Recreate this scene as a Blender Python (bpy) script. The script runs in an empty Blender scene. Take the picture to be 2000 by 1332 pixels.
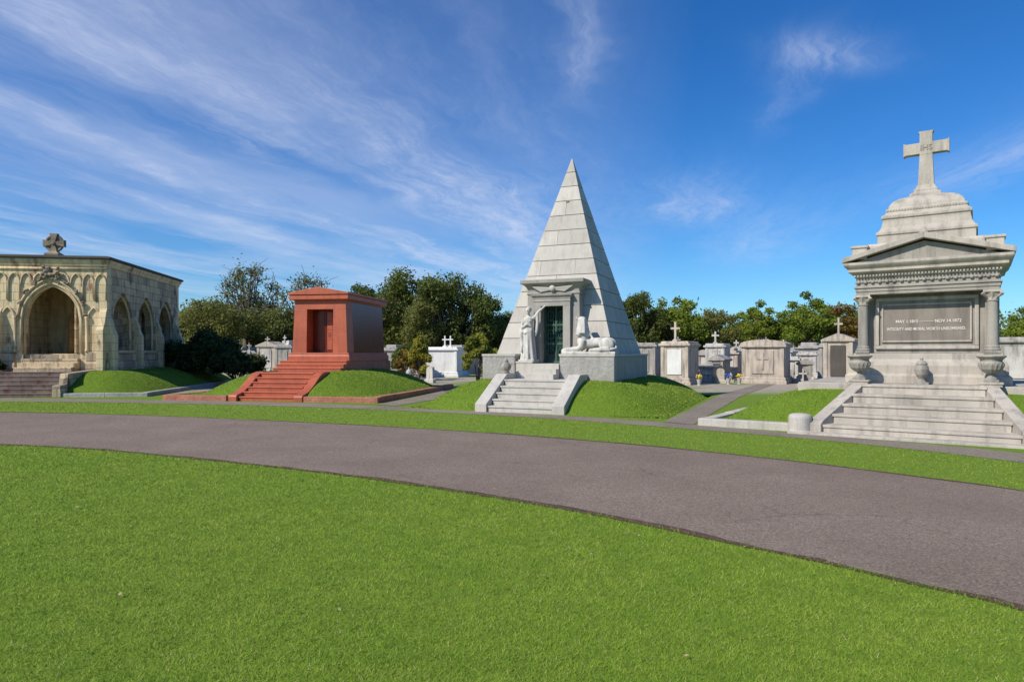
import bpy, bmesh, math, random
import numpy as np
from mathutils import Vector, Matrix
random.seed(7); rng=np.random.default_rng(7)
sc=bpy.context.scene
col=sc.collection
sc.view_settings.view_transform='Standard'
sc.view_settings.look='None'
# ------------------------------------------------------------ node helpers
def node(nt,t,ins=None,**props):
    n=nt.nodes.new(t)
    for k,v in props.items(): setattr(n,k,v)
    for k,v in (ins or {}).items():
        if isinstance(v,bpy.types.NodeSocket): nt.links.new(v,n.inputs[k])
        else: n.inputs[k].default_value=v
    return n
def ramp(nt,fac,stops):
    r=nt.nodes.new('ShaderNodeValToRGB'); nt.links.new(fac,r.inputs[0])
    e=r.color_ramp.elements
    while len(e)<len(stops): e.new(.5)
    for i,(p,c) in enumerate(stops):
        e[i].position=p; e[i].color=(c,c,c,1) if not isinstance(c,tuple) else (*c,1)
    return r.outputs[0]
def mix(nt,f,a,b,bt='MIX'):
    c=lambda q:(*q,1) if isinstance(q,tuple) and len(q)==3 else q
    return node(nt,'ShaderNodeMixRGB',{0:f,1:c(a),2:c(b)},blend_type=bt).outputs[0]
def math_(nt,op,a,b=0.0,c=0.0):
    return node(nt,'ShaderNodeMath',{0:a,1:b,2:c},operation=op).outputs[0]
def newmat(name):
    m=bpy.data.materials.new(name); m.use_nodes=True; nt=m.node_tree; nt.nodes.clear()
    out=nt.nodes.new('ShaderNodeOutputMaterial'); return m,nt,out
def noise(nt,vec,s,d=5,r=.6,dist=0):
    return node(nt,'ShaderNodeTexNoise',{'Vector':vec,'Scale':s,'Detail':d,'Roughness':r,'Distortion':dist}).outputs[0]
def stone(name,c1,c2,dk,scl=1.,stain=.5,bump=.3,rough=.85,speck=.15,brick=None,stain2=None,bs=25,rnd=0,island=0.,spec=.5):
    m,nt,out=newmat(name)
    tc=nt.nodes.new('ShaderNodeTexCoord').outputs['Object']
    if rnd:
        oi=nt.nodes.new('ShaderNodeObjectInfo')
        tc=node(nt,'ShaderNodeVectorMath',{0:tc,1:oi.outputs['Location']},operation='ADD').outputs[0]
    c=mix(nt,ramp(nt,noise(nt,tc,1.3*scl,8),[(.35,0.),(.65,1.)]),c1,c2)
    h=noise(nt,tc,bs,7,.65)
    if brick:
        sx=node(nt,'ShaderNodeSeparateXYZ',{0:tc})
        a=math_(nt,'ADD',sx.outputs[0],sx.outputs[1])
        cv=node(nt,'ShaderNodeCombineXYZ',{0:a,1:sx.outputs[2],2:0.}).outputs[0]
        b=node(nt,'ShaderNodeTexBrick',{'Vector':cv,'Color1':(*brick[0],1),'Color2':(*brick[1],1),'Mortar':(*brick[2],1),'Scale':1.,'Mortar Size':.012,'Mortar Smooth':.3,'Bias':-.25,'Brick Width':brick[3],'Row Height':brick[4]})
        c=mix(nt,.75,c,b.outputs[0])
        h=math_(nt,'SUBTRACT',h,math_(nt,'MULTIPLY',b.outputs[1],.6))
    mp=node(nt,'ShaderNodeMapping',{0:tc,3:(5.,5.,.7)}).outputs[0]
    st=math_(nt,'MULTIPLY',ramp(nt,noise(nt,mp,1.,7),[(.48,0.),(.72,1.)]),stain)
    c=mix(nt,st,c,dk)
    if stain2:
        s2=math_(nt,'MULTIPLY',ramp(nt,noise(nt,node(nt,'ShaderNodeMapping',{0:tc,1:(3.,7.,1.),3:(1.4,1.4,.6)}).outputs[0],1.2,6),[(.58,0.),(.66,1.)]),.8)
        c=mix(nt,s2,c,stain2)
    f=noise(nt,tc,70,3,.8)
    f=ramp(nt,f,[(.3,1-speck*1.6),(.7,1+speck)])
    c=mix(nt,1.,c,f,'MULTIPLY')
    if island:
        ri=nt.nodes.new('ShaderNodeNewGeometry').outputs['Random Per Island']
        c=mix(nt,1.,c,ramp(nt,ri,[(0.,1-island),(1.,1.0)]),'MULTIPLY')
    bp=node(nt,'ShaderNodeBump',{'Strength':bump,'Distance':.04,'Height':h})
    p=node(nt,'ShaderNodeBsdfPrincipled',{'Base Color':c,'Roughness':rough,'Normal':bp.outputs[0],'Specular IOR Level':spec})
    nt.links.new(p.outputs[0],out.inputs[0]); return m
def plain(name,c,rough=.7,metal=0.,var=.3,s=8.):
    m,nt,out=newmat(name)
    tc=nt.nodes.new('ShaderNodeTexCoord').outputs['Object']
    cc=mix(nt,noise(nt,tc,s,6),tuple(x*(1-var) for x in c),tuple(min(1,x*(1+var)) for x in c))
    p=node(nt,'ShaderNodeBsdfPrincipled',{'Base Color':cc,'Roughness':rough,'Metallic':metal})
    nt.links.new(p.outputs[0],out.inputs[0]); return m
GRANP=stone('pyramid_granite',(.58,.54,.475),(.51,.475,.42),(.31,.285,.25),stain=.5,bump=.12,speck=.13,island=.2)
GRAN=stone('light_granite',(.56,.525,.46),(.48,.45,.40),(.28,.26,.23),stain=.5,bump=.12,speck=.12,island=.08)
GRANR=stone('rough_granite',(.42,.40,.365),(.33,.315,.285),(.19,.18,.16),stain=.5,bump=1.,speck=.28,bs=9)
GRAND=stone('grey_granite',(.38,.355,.315),(.30,.28,.25),(.15,.145,.135),stain=.55,bump=.15,speck=.15)
MORT=plain('mortar',(.15,.14,.125))
MON=stone('weathered_limestone',(.53,.475,.40),(.41,.37,.315),(.17,.155,.135),stain=.65,bump=.2,speck=.14,island=.08)
MOND=stone('weathered_grey_stone',(.38,.35,.30),(.29,.265,.23),(.12,.11,.10),stain=.75,bump=.25,speck=.15)
PANEL=stone('bronze_grey_panel',(.26,.22,.18),(.19,.16,.135),(.11,.095,.08),stain=.8,bump=.1,speck=.15,rough=.6)
MARB=stone('statue_marble',(.64,.61,.56),(.48,.455,.415),(.17,.16,.15),scl=2,stain=.75,bump=.1,speck=.08)
RED=stone('red_granite',(.55,.13,.055),(.44,.10,.043),(.24,.06,.032),stain=.45,bump=.05,speck=.36,rough=.5,island=.12)
REDP=stone('polished_red_granite',(.20,.035,.018),(.15,.027,.015),(.08,.018,.011),stain=.4,bump=.01,speck=.25,rough=.24,spec=.28)
REDR=stone('rough_pink_granite',(.48,.20,.13),(.37,.14,.085),(.2,.08,.055),stain=.5,bump=1.,speck=.3,bs=9)
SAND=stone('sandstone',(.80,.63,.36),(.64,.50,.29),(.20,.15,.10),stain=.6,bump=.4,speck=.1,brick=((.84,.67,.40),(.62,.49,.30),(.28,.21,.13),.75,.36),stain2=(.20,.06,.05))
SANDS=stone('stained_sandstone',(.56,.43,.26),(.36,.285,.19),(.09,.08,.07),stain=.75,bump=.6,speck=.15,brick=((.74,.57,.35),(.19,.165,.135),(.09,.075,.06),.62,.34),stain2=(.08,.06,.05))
SANDP=stone('pale_sandstone',(.80,.63,.38),(.60,.47,.29),(.16,.12,.09),stain=.6,bump=.3,speck=.1,stain2=(.20,.08,.06))
DKST=stone('dark_slab',(.10,.085,.07),(.07,.06,.05),(.04,.035,.03),stain=.5,bump=.3)
CARV=stone('weathered_carving',(.36,.28,.19),(.2,.16,.12),(.08,.065,.055),stain=.7,bump=.6,stain2=(.1,.05,.04))
STEPS=stone('stained_steps',(.24,.18,.14),(.15,.105,.085),(.06,.04,.035),stain=.7,bump=.4,stain2=(.11,.035,.03))
CONC=stone('pale_concrete',(.54,.50,.44),(.42,.39,.345),(.2,.18,.16),stain=.5,bump=.3)
WHITE=stone('whitewashed_marble',(.78,.77,.74),(.68,.67,.64),(.34,.33,.31),stain=.4,bump=.1)
TOMBW=stone('aged_marble_tomb',(.60,.57,.52),(.44,.42,.385),(.14,.13,.12),stain=.9,bump=.3,rnd=1)
TOMBG=stone('tomb_grey_stone',(.44,.41,.37),(.31,.29,.26),(.10,.095,.085),stain=.9,bump=.4,rnd=1)
TOMBB=stone('tomb_buff_stone',(.58,.49,.40),(.42,.36,.30),(.14,.12,.10),stain=.9,bump=.4,rnd=1)
KERBG=stone('grey_kerb',(.42,.40,.37),(.31,.295,.27),(.15,.14,.13),stain=.5,bump=.8,bs=9)
GREEN=plain('verdigris_bronze',(.05,.115,.085),.6,.2)
DARK=plain('dark_glass',(.008,.016,.015),.4)
INK=plain('inscription_fill',(.68,.64,.56),.8)
INKD=plain('carved_shadow_fill',(.26,.235,.20),.8)
INKR=plain('carved_red_fill',(.22,.05,.03),.8)
BARK=plain('bark',(.15,.12,.09),.9)
BLUEF=plain('blue_petals',(.05,.12,.5),.6); YELF=plain('yellow_petals',(.7,.5,.05),.6)

def leafmat(name,c1,c2,trans=.4):
    m,nt,out=newmat(name)
    at=node(nt,'ShaderNodeAttribute',attribute_name='tone').outputs['Fac']
    oi=nt.nodes.new('ShaderNodeObjectInfo').outputs['Random']
    c=mix(nt,at,c1,c2)
    c=mix(nt,math_(nt,'MULTIPLY',oi,.35),c,tuple(x*y for x,y in zip(c2,(1.25,.95,.7))))
    d=node(nt,'ShaderNodeBsdfPrincipled',{'Base Color':c,'Roughness':.6,'Specular IOR Level':.3})
    t=node(nt,'ShaderNodeBsdfTranslucent',{'Color':c})
    s=node(nt,'ShaderNodeMixShader',{0:trans,1:d.outputs[0],2:t.outputs[0]})
    nt.links.new(s.outputs[0],out.inputs[0]); return m
LF_DARK=leafmat('dark_foliage',(.035,.06,.014),(.14,.185,.036))
LF_OLIVE=leafmat('olive_foliage',(.06,.08,.02),(.21,.235,.06))
LF_BRIGHT=leafmat('bright_foliage',(.055,.105,.014),(.25,.32,.035))
LF_RUST=leafmat('rusty_foliage',(.10,.08,.022),(.28,.19,.035))
LF_YEL=leafmat('yellow_green_foliage',(.10,.14,.02),(.36,.36,.05))
LF_SHRUB=leafmat('deep_shrub_foliage',(.014,.028,.008),(.065,.10,.024))

# ------------------------------------------------------------ geometry helpers
class Geo:
    def __init__(s): s.v=[]; s.f=[]; s.st=[]
    def add(s,vs,fs):
        o=len(s.v); s.st.append((o,len(s.f))); s.v+= [tuple(p) for p in vs]; s.f+=[tuple(i+o for i in q) for q in fs]; return s
    def stack(s,u0,u1,v0,v1,prof):
        vs=[];fs=[]
        for o,z in prof: vs+=[(u0-o,v0-o,z),(u1+o,v0-o,z),(u1+o,v1+o,z),(u0-o,v1+o,z)]
        n=len(prof)
        for i in range(n-1):
            for k in range(4):
                a=i*4+k;b=i*4+(k+1)%4; fs.append((a,b,b+4,a+4))
        fs.append((3,2,1,0)); fs.append(tuple((n-1)*4+k for k in range(4)))
        return s.add(vs,fs)
    def box(s,u0,u1,v0,v1,z0,z1): return s.stack(u0,u1,v0,v1,[(0,z0),(0,z1)])
    def hexa(s,b,zb,t,zt):
        vs=[(b[0],b[2],zb),(b[1],b[2],zb),(b[1],b[3],zb),(b[0],b[3],zb),(t[0],t[2],zt),(t[1],t[2],zt),(t[1],t[3],zt),(t[0],t[3],zt)]
        return s.add(vs,[(3,2,1,0),(4,5,6,7),(0,1,5,4),(1,2,6,5),(2,3,7,6),(3,0,4,7)])
    def lathe(s,cx,cy,prof,n=24,fold=None):
        vs=[];fs=[]
        for r,z in prof:
            for k in range(n):
                a=2*math.pi*k/n; rr=r*(fold(a,z) if fold else 1)
                vs.append((cx+rr*math.cos(a),cy+rr*math.sin(a),z))
        m=len(prof)
        for i in range(m-1):
            for k in range(n):
                fs.append((i*n+k,i*n+(k+1)%n,(i+1)*n+(k+1)%n,(i+1)*n+k))
        fs.append(tuple(reversed(range(n)))); fs.append(tuple((m-1)*n+k for k in range(n)))
        return s.add(vs,fs)
    def tube(s,pts,rads,n=8):
        pts=[Vector(p) for p in pts]; vs=[];fs=[]
        for i,p in enumerate(pts):
            d=(pts[min(i+1,len(pts)-1)]-pts[max(i-1,0)]).normalized()
            a=d.orthogonal().normalized() if i==0 else (pa-d*pa.dot(d)).normalized()
            pa=a; b=d.cross(a); r=rads[i] if hasattr(rads,'__len__') else rads
            for k in range(n):
                t=2*math.pi*k/n; vs.append(p+a*math.cos(t)*r+b*math.sin(t)*r)
        for i in range(len(pts)-1):
            for k in range(n): fs.append((i*n+k,i*n+(k+1)%n,(i+1)*n+(k+1)%n,(i+1)*n+k))
        fs.append(tuple(reversed(range(n)))); fs.append(tuple((len(pts)-1)*n+k for k in range(n)))
        return s.add(vs,fs)
    def ell(s,c,r,rot=None,n=16,m=10):
        vs=[];fs=[]; R=Matrix.Rotation(rot[0],3,rot[1]) if rot else Matrix.Identity(3)
        for i in range(1,m):
            ph=math.pi*i/m
            for k in range(n):
                a=2*math.pi*k/n
                q=R@Vector((r[0]*math.sin(ph)*math.cos(a),r[1]*math.sin(ph)*math.sin(a),-r[2]*math.cos(ph)))
                vs.append(q+Vector(c))
        for i in range(m-2):
            for k in range(n): fs.append((i*n+k,i*n+(k+1)%n,(i+1)*n+(k+1)%n,(i+1)*n+k))
        vs.append(R@Vector((0,0,-r[2]))+Vector(c)); vs.append(R@Vector((0,0,r[2]))+Vector(c)); N=(m-1)*n
        for k in range(n):
            fs.append((N,(k+1)%n,k)); fs.append((N+1,(m-2)*n+k,(m-2)*n+(k+1)%n))
        return s.add(vs,fs)
    def prism(s,poly,a0,a1,ax='v'):
        n=len(poly)
        mk=(lambda p,a:(p[0],a,p[1])) if ax=='v' else (lambda p,a:(a,p[0],p[1]))
        vs=[mk(p,a0) for p in poly]+[mk(p,a1) for p in poly]
        fs=[tuple(range(n)),tuple(reversed(range(n,2*n)))]+[(i,(i+1)%n,n+(i+1)%n,n+i) for i in range(n)]
        return s.add(vs,fs)
    def archwall(s,a0,a1,z0,z1,t0,t1,ops,ax='v'):
        xs=[a0,a1]
        for c,hw,zs,za,zb in ops: xs+=[c-hw+2*hw*i/16 for i in range(17)]
        xs=sorted(set(round(x,5) for x in xs))
        for x0,x1 in zip(xs[:-1],xs[1:]):
            mdl=(x0+x1)/2; op=[o for o in ops if abs(mdl-o[0])<o[1]]
            if not op: s.prism([(x0,z0),(x1,z0),(x1,z1),(x0,z1)],t0,t1,ax)
            else:
                o=op[0]
                if o[4]>z0+.01: s.prism([(x0,z0),(x1,z0),(x1,o[4]),(x0,o[4])],t0,t1,ax)
                s.prism([(x0,archz(x0,o)),(x1,archz(x1,o)),(x1,z1),(x0,z1)],t0,t1,ax)
        return s
    def mesh(s,name):
        me=bpy.data.meshes.new(name); me.from_pydata(s.v,[],s.f)
        bm=bmesh.new(); bm.from_mesh(me); bmesh.ops.recalc_face_normals(bm,faces=bm.faces); bm.to_mesh(me); bm.free(); return me
    def sep(s,name,mat,parent=None,**kw):
        st=s.st+[(len(s.v),len(s.f))]; outl=[]
        for (a,b),(c,d) in zip(st[:-1],st[1:]):
            g=Geo(); g.add(s.v[a:c],[tuple(i-a for i in f) for f in s.f[b:d]]); outl.append(g.obj(name,mat,parent,**kw))
        return outl
    def obj(s,name,mat,parent=None,bevel=0,smooth=False,remesh=0,label=None):
        me=s.mesh(name); me.materials.append(mat)
        if smooth: me.polygons.foreach_set('use_smooth',[True]*len(me.polygons))
        o=bpy.data.objects.new(name,me); col.objects.link(o)
        if parent: o.parent=parent
        if label: o['label']=label
        if bevel:
            b=o.modifiers.new('bevel','BEVEL'); b.width=bevel; b.segments=2; b.limit_method='ANGLE'
        if remesh:
            r=o.modifiers.new('remesh','REMESH'); r.mode='VOXEL'; r.voxel_size=remesh; r.use_smooth_shade=True
            q=o.modifiers.new('smooth','SMOOTH'); q.factor=.5; q.iterations=2
        return o
def archz(x,o):
    c,hw,zs,za,zb=o; H=za-zs; R=(hw*hw+H*H)/(2*hw); q=min(abs(x-c),hw); xc=hw-R
    return zs+math.sqrt(max(0,R*R-(q-xc)**2))
def archpath(o,n=12,off=0.):
    c,hw,zs,za,zb=o; oo=(c,hw+off,zs,za+off*1.3,zb)
    return [(c-(hw+off)+2*(hw+off)*i/(2*n),archz(c-(hw+off)+2*(hw+off)*i/(2*n),oo)) for i in range(2*n+1)]
def thing(name,label,cat,loc=(0,0,0),rot=0.,group=None):
    e=bpy.data.objects.new(name,None); col.objects.link(e); e.location=loc; e.rotation_euler=(0,0,-math.radians(rot))
    e['label']=label; e['category']=cat; e.empty_display_size=.2
    if group: e['group']=group
    return e
def tag(o,label,cat,group=None):
    o['label']=label; o['category']=cat
    if group: o['group']=group
class Frame:
    def __init__(s,x,y,deg): s.x=x;s.y=y;s.d=deg;s.c=math.cos(math.radians(deg));s.s=math.sin(math.radians(deg))
    def w(s,u,v,z=0): return (s.x+u*s.c+v*s.s, s.y-u*s.s+v*s.c, z)
def textmesh(body,size,ext=.006):
    cu=bpy.data.curves.new('t','FONT'); cu.body=body; cu.size=size; cu.extrude=ext; cu.align_x='CENTER'; cu.align_y='CENTER'; cu.resolution_u=3; cu.offset=size*.012
    o=bpy.data.objects.new('t',cu); col.objects.link(o); bpy.context.view_layer.update()
    me=bpy.data.meshes.new_from_object(o.evaluated_get(bpy.context.evaluated_depsgraph_get()))
    bpy.data.objects.remove(o); return me
def textobj(name,body,size,mat,parent,u,v,z,sx=1):
    me=textmesh(body,size); me.materials.clear(); me.materials.append(mat)
    o=bpy.data.objects.new(name,me); col.objects.link(o); o.parent=parent; o.location=(u,v,z); o.rotation_euler=(math.pi/2,0,0); o.scale=(sx,1,1); return o
def npmesh(name,V,F,tone=None,mat=None):
    me=bpy.data.meshes.new(name); n=len(F); k=F.shape[1]
    me.vertices.add(len(V)); me.vertices.foreach_set('co',V.astype(np.float32).ravel())
    me.loops.add(n*k); me.loops.foreach_set('vertex_index',F.astype(np.int32).ravel())
    me.polygons.add(n); me.polygons.foreach_set('loop_start',(np.arange(n)*k).astype(np.int32))
    me.update(calc_edges=True)
    if tone is not None:
        a=me.attributes.new('tone','FLOAT','POINT'); a.data.foreach_set('value',tone.astype(np.float32))
    if mat: me.materials.append(mat)
    return me
FL=Frame(-19.83,28.68,-8.5); FR=Frame(-8.68,23.5,10); FP=Frame(.2,18.9,23); FM=Frame(7.91,13.06,35)

# ------------------------------------------------------------ ground, road
def spl(pts,n):
    P=np.array(pts,float); P=np.vstack([2*P[0]-P[1],P,2*P[-1]-P[-2]]); out=[]
    for i in range(1,len(P)-2):
        for t in np.linspace(0,1,n,endpoint=False):
            a,b,c,d=P[i-1:i+3]
            out.append(.5*((2*b)+(-a+c)*t+(2*a-5*b+4*c-d)*t*t+(-a+3*b-3*c+d)*t**3))
    out.append(P[-2]); return np.array(out)
far=[(-60,10),(-45,15),(-30,18.6),(-21,19.5),(-14.8,19.2),(-9.75,18.1),(-5.04,16.37),(-1.12,14.54),(1.94,12.63),(4.15,10.78),(5.62,9.13),(6.5,7.9),(7.6,5.3),(8,2),(7.3,-3),(5,-8)]
near=[(-55,3),(-42,8.5),(-28,12),(-19,13.1),(-13.6,13.1),(-9.55,12.42),(-7.23,11.76),(-4.93,10.68),(-2.98,9.69),(-1.34,8.70),(0,7.75),(1.06,6.91),(1.88,6.1),(2.53,5.48),(3.02,4.91),(3.42,4.45),(4.4,2.6),(4.6,-.5),(3.8,-5)]
swn=[(-60,14.9),(-45,19.8),(-30,23.1),(-23,23.9),(-17.9,23.5),(-12,22.6),(-6.35,21.0),(-1.43,18.75),(1.30,17.1),(3.49,15.34),(5.63,13.45),(7.12,11.7),(7.95,10.3),(9.6,7),(10.2,3),(9.6,-3)]
swf=[(-60,16.3),(-45,21.2),(-30,24.4),(-23,25.2),(-18.2,25),(-12.5,24.0),(-7.0,22.6),(-1.6,19.95),(1.42,18.1),(3.80,16.25),(6.0,14.17),(7.75,12.5),(8.7,11.2),(10.5,7.5),(11.2,3),(10.6,-3)]
def ribbon(name,A,B,z,mat,cross=1):
    k=len(A); V=[]
    for j in range(cross+1):
        t=j/cross
        V.append(np.c_[A*(1-t)+B*t,np.full(k,z)])
    V=np.vstack(V); F=[]
    for j in range(cross):
        for i in range(k-1): F.append((j*k+i,j*k+i+1,(j+1)*k+i+1,(j+1)*k+i))
    me=npmesh(name,V,np.array(F),None,mat); o=bpy.data.objects.new(name,me); col.objects.link(o); o['kind']='structure'; return o
def resamp(P,n):
    d=np.r_[0,np.cumsum(np.hypot(*np.diff(P,axis=0).T))]; t=np.linspace(0,d[-1],n)
    return np.c_[np.interp(t,d,P[:,0]),np.interp(t,d,P[:,1])]
farS=spl(far,14); nearS=spl(near,14); swnS=spl(swn,14); swfS=spl(swf,14)

m,nt,out=newmat('ground_turf'); tc=nt.nodes.new('ShaderNodeTexCoord').outputs['Object']
g=mix(nt,noise(nt,tc,.6,8),(.13,.22,.024),(.20,.30,.038))
g=mix(nt,ramp(nt,noise(nt,tc,9,6),[(.35,0.),(.7,1.)]),g,(.22,.33,.045))
g=mix(nt,ramp(nt,noise(nt,tc,60,4),[(.35,0.),(.65,1.)]),mix(nt,1.,g,(.6,.6,.5),'MULTIPLY'),g)
sy=node(nt,'ShaderNodeSeparateXYZ',{0:tc}).outputs[1]
fy=math_(nt,'MULTIPLY',ramp(nt,math_(nt,'MULTIPLY',sy,.01),[(.27,0.),(.30,1.)]),ramp(nt,noise(nt,tc,.22,5),[(.38,0.),(.5,1.)]))
g=mix(nt,fy,g,mix(nt,noise(nt,tc,3,6),(.28,.235,.18),(.44,.39,.32)))
bp=node(nt,'ShaderNodeBump',{'Strength':.6,'Distance':.03,'Height':noise(nt,tc,90,4)})
p=node(nt,'ShaderNodeBsdfPrincipled',{'Base Color':g,'Roughness':.95,'Normal':bp.outputs[0],'Specular IOR Level':.1}); nt.links.new(p.outputs[0],out.inputs[0]); TURF=m
gme=npmesh('ground',np.array([(-900,-300,0),(900,-300,0),(900,1500,0),(-900,1500,0)],float),np.array([(0,1,2,3)]),None,TURF)
o=bpy.data.objects.new('ground',gme); col.objects.link(o); o['kind']='structure'
def asphalt(name,c1,c2,crack):
    m,nt,out=newmat(name); tc=nt.nodes.new('ShaderNodeTexCoord').outputs['Object']
    c=mix(nt,ramp(nt,noise(nt,tc,.7,8,.6),[(.3,0.),(.7,1.)]),c1,c2)
    ag=node(nt,'ShaderNodeTexVoronoi',{'Vector':tc,'Scale':85.}).outputs['Color']
    agv=ramp(nt,node(nt,'ShaderNodeSeparateColor',{0:ag}).outputs[0],[(0.,.6),(.6,1.),(1.,1.55)])
    c=mix(nt,1.,c,agv,'MULTIPLY')
    c=mix(nt,ramp(nt,noise(nt,tc,14,6,.7),[(.45,0.),(.8,.5)]),c,tuple(x*1.3 for x in c2))
    c=mix(nt,ramp(nt,noise(nt,node(nt,'ShaderNodeMapping',{0:tc,1:(5.,2.,0.)}).outputs[0],.35,6,.65),[(.45,0.),(.68,.32)]),c,tuple(x*.7 for x in c1))
    c=mix(nt,ramp(nt,noise(nt,node(nt,'ShaderNodeMapping',{0:tc,1:(9.,4.,0.)}).outputs[0],2.5,6,.7),[(.64,0.),(.72,.25)]),c,tuple(x*.65 for x in c1))
    wv=node(nt,'ShaderNodeMapping',{0:tc,3:(.38,.38,.38)}).outputs[0]
    ds=node(nt,'ShaderNodeTexNoise',{'Vector':tc,'Scale':1.9,'Detail':10.,'Roughness':.75}).outputs[1]
    wv=mix(nt,.22,wv,ds,'ADD')
    v=node(nt,'ShaderNodeTexVoronoi',{'Vector':wv,'Scale':1.},feature='DISTANCE_TO_EDGE').outputs['Distance']
    ck=math_(nt,'MULTIPLY',ramp(nt,v,[(.0,1.),(.005,0.)]),ramp(nt,noise(nt,tc,.45,3),[(.45,0.),(.6,crack)]))
    c=mix(nt,ck,c,(.07,.055,.045))
    h=math_(nt,'SUBTRACT',noise(nt,tc,120,4,.8),ck)
    bp=node(nt,'ShaderNodeBump',{'Strength':.5,'Distance':.012,'Height':h})
    p=node(nt,'ShaderNodeBsdfPrincipled',{'Base Color':c,'Roughness':.95,'Normal':bp.outputs[0],'Specular IOR Level':.15}); nt.links.new(p.outputs[0],out.inputs[0]); return m
ASPH=asphalt('worn_asphalt',(.188,.145,.113),(.235,.186,.147),.55)
PATH=asphalt('path_paving',(.19,.16,.125),(.26,.22,.175),.5)
nn=500
ribbon('road',resamp(farS,nn),resamp(nearS,nn),.004,ASPH,4)
ribbon('pavement',resamp(swfS,nn),resamp(swnS,nn),.006,PATH,2)
DIRT=stone('edge_dirt',(.08,.035,.022),(.13,.065,.04),(.03,.02,.015),stain=.5,bump=1.)
def edge(name,S,a,b,z):
    P=resamp(S,1600); T=np.gradient(P,axis=0); T/=np.linalg.norm(T,axis=1)[:,None]; Nn=np.c_[-T[:,1],T[:,0]]
    w=np.convolve(rng.normal(0,1,1600+8),np.ones(9)/9,'valid'); w2=np.convolve(rng.normal(0,1,1600+40),np.ones(41)/41,'valid')
    ribbon(name,P+Nn*(a+w*.04+w2*.12)[:,None],P-Nn*(b+np.zeros(1600))[:,None],z,DIRT)
edge('road_edge_soil',nearS,.04,.08,.008)
edge('verge_edge_soil',farS,.02,.04,.008)
def quadpath(name,pts,z,mat):
    me=npmesh(name,np.array([(x,y,z) for x,y in pts],float),np.array([tuple(range(len(pts)))]),None,mat)
    o=bpy.data.objects.new(name,me); col.objects.link(o); o['kind']='structure'
quadpath('path',[(3.75,16.45),(4.3,15.8),(9.1,26.4),(15.2,38),(14.3,38),(8.6,27.4)],.010,PATH)
quadpath('path',[(-4.5,22.0),(-3.75,21.4),(-.8,31),(-.9,36),(-1.9,36),(-2.3,33)],.010,PATH)

# ------------------------------------------------------------ mounds
def mk_prof(u0,u1,v0,v1,H,base,R,cuts,p=2.0):
    def h(u,v):
        ex=np.clip(np.minimum(u-u0,u1-u)/R,0,1); ey=np.clip(np.minimum(v-v0,v1-v)/R,0,1)
        e=1-np.minimum(1,np.hypot(1-ex,1-ey))
        z=base+H*(1-(1-e)**p)+.025*np.sin(u*2.1+v)*np.cos(v*1.7)*(e)
        for a,b,c,d in cuts: z=np.where((u>a)&(u<b)&(v>c)&(v<d),-.3,z)
        return z
    return h
mounds=[]
m,nt,out=newmat('mound_turf'); tc=nt.nodes.new('ShaderNodeTexCoord').outputs['Object']
g=mix(nt,noise(nt,tc,1.1,8),(.13,.225,.024),(.21,.32,.038)); g=mix(nt,ramp(nt,noise(nt,tc,30,5),[(.35,0.),(.65,1.)]),mix(nt,1.,g,(.6,.6,.5),'MULTIPLY'),g)
bp=node(nt,'ShaderNodeBump',{'Strength':.8,'Distance':.05,'Height':noise(nt,tc,40,5)})
p=node(nt,'ShaderNodeBsdfPrincipled',{'Base Color':g,'Roughness':.95,'Normal':bp.outputs[0],'Specular IOR Level':.1}); nt.links.new(p.outputs[0],out.inputs[0]); MTURF=m
def mound(fr,u0,u1,v0,v1,H,base,R,cuts,p=2.0,skip=None):
    h=mk_prof(u0,u1,v0,v1,H,base,R,cuts,p); n=90
    us=np.unique(np.r_[np.linspace(u0,u1,n),[c for q in cuts for c in (q[0],q[0]+1e-3,q[1],q[1]-1e-3) if u0<c<u1]])
    vs=np.unique(np.r_[np.linspace(v0,v1,n),[c for q in cuts for c in (q[3],q[3]-1e-3) if v0<c<v1]])
    U,Vv=np.meshgrid(us,vs); Z=h(U,Vv)
    V=np.c_[U.ravel(),Vv.ravel(),Z.ravel()]; a=np.arange(len(vs)*len(us)).reshape(len(vs),len(us))
    F=np.c_[a[:-1,:-1].ravel(),a[:-1,1:].ravel(),a[1:,1:].ravel(),a[1:,:-1].ravel()]
    me=npmesh('grass_mound',V,F,None,MTURF); me.polygons.foreach_set('use_smooth',[True]*len(me.polygons))
    o=bpy.data.objects.new('grass_mound_terrain',me); col.objects.link(o); o.location=(fr.x,fr.y,0); o.rotation_euler=(0,0,-math.radians(fr.d)); o['kind']='structure'
    mounds.append((fr,u0,u1,v0,v1,h,skip or []))
mound(FP,-4.0,4.15,.02,10.5,.85,.0,2.1,[(-1.2,1.2,-.5,2.3)],1.7,[(-1.37,1.37,-1,2.3),(-2.2,2.2,2.2,7.1)])
mound(FR,-3.75,3.95,.15,9.6,.85,.16,2.6,[(-1.25,1.25,-.5,4.1)],1.8,[(-1.5,1.5,-1,4),(-1.5,1.5,3.9,8.5)])
mound(FL,-5,4.9,-3.1,12,.85,.1,2.2,[(-1.75,1.75,-4,.1)],1.8,[(-1.95,1.95,-4,0),(-2.4,2.4,-.3,9.2)])
mound(FM,-4.15,4.15,.35,9,.74,.1,1.9,[(-1.5,1.5,-.5,2.4)],1.7,[(-1.8,1.8,-1,2.2),(-2.7,2.7,2,7)])

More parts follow.
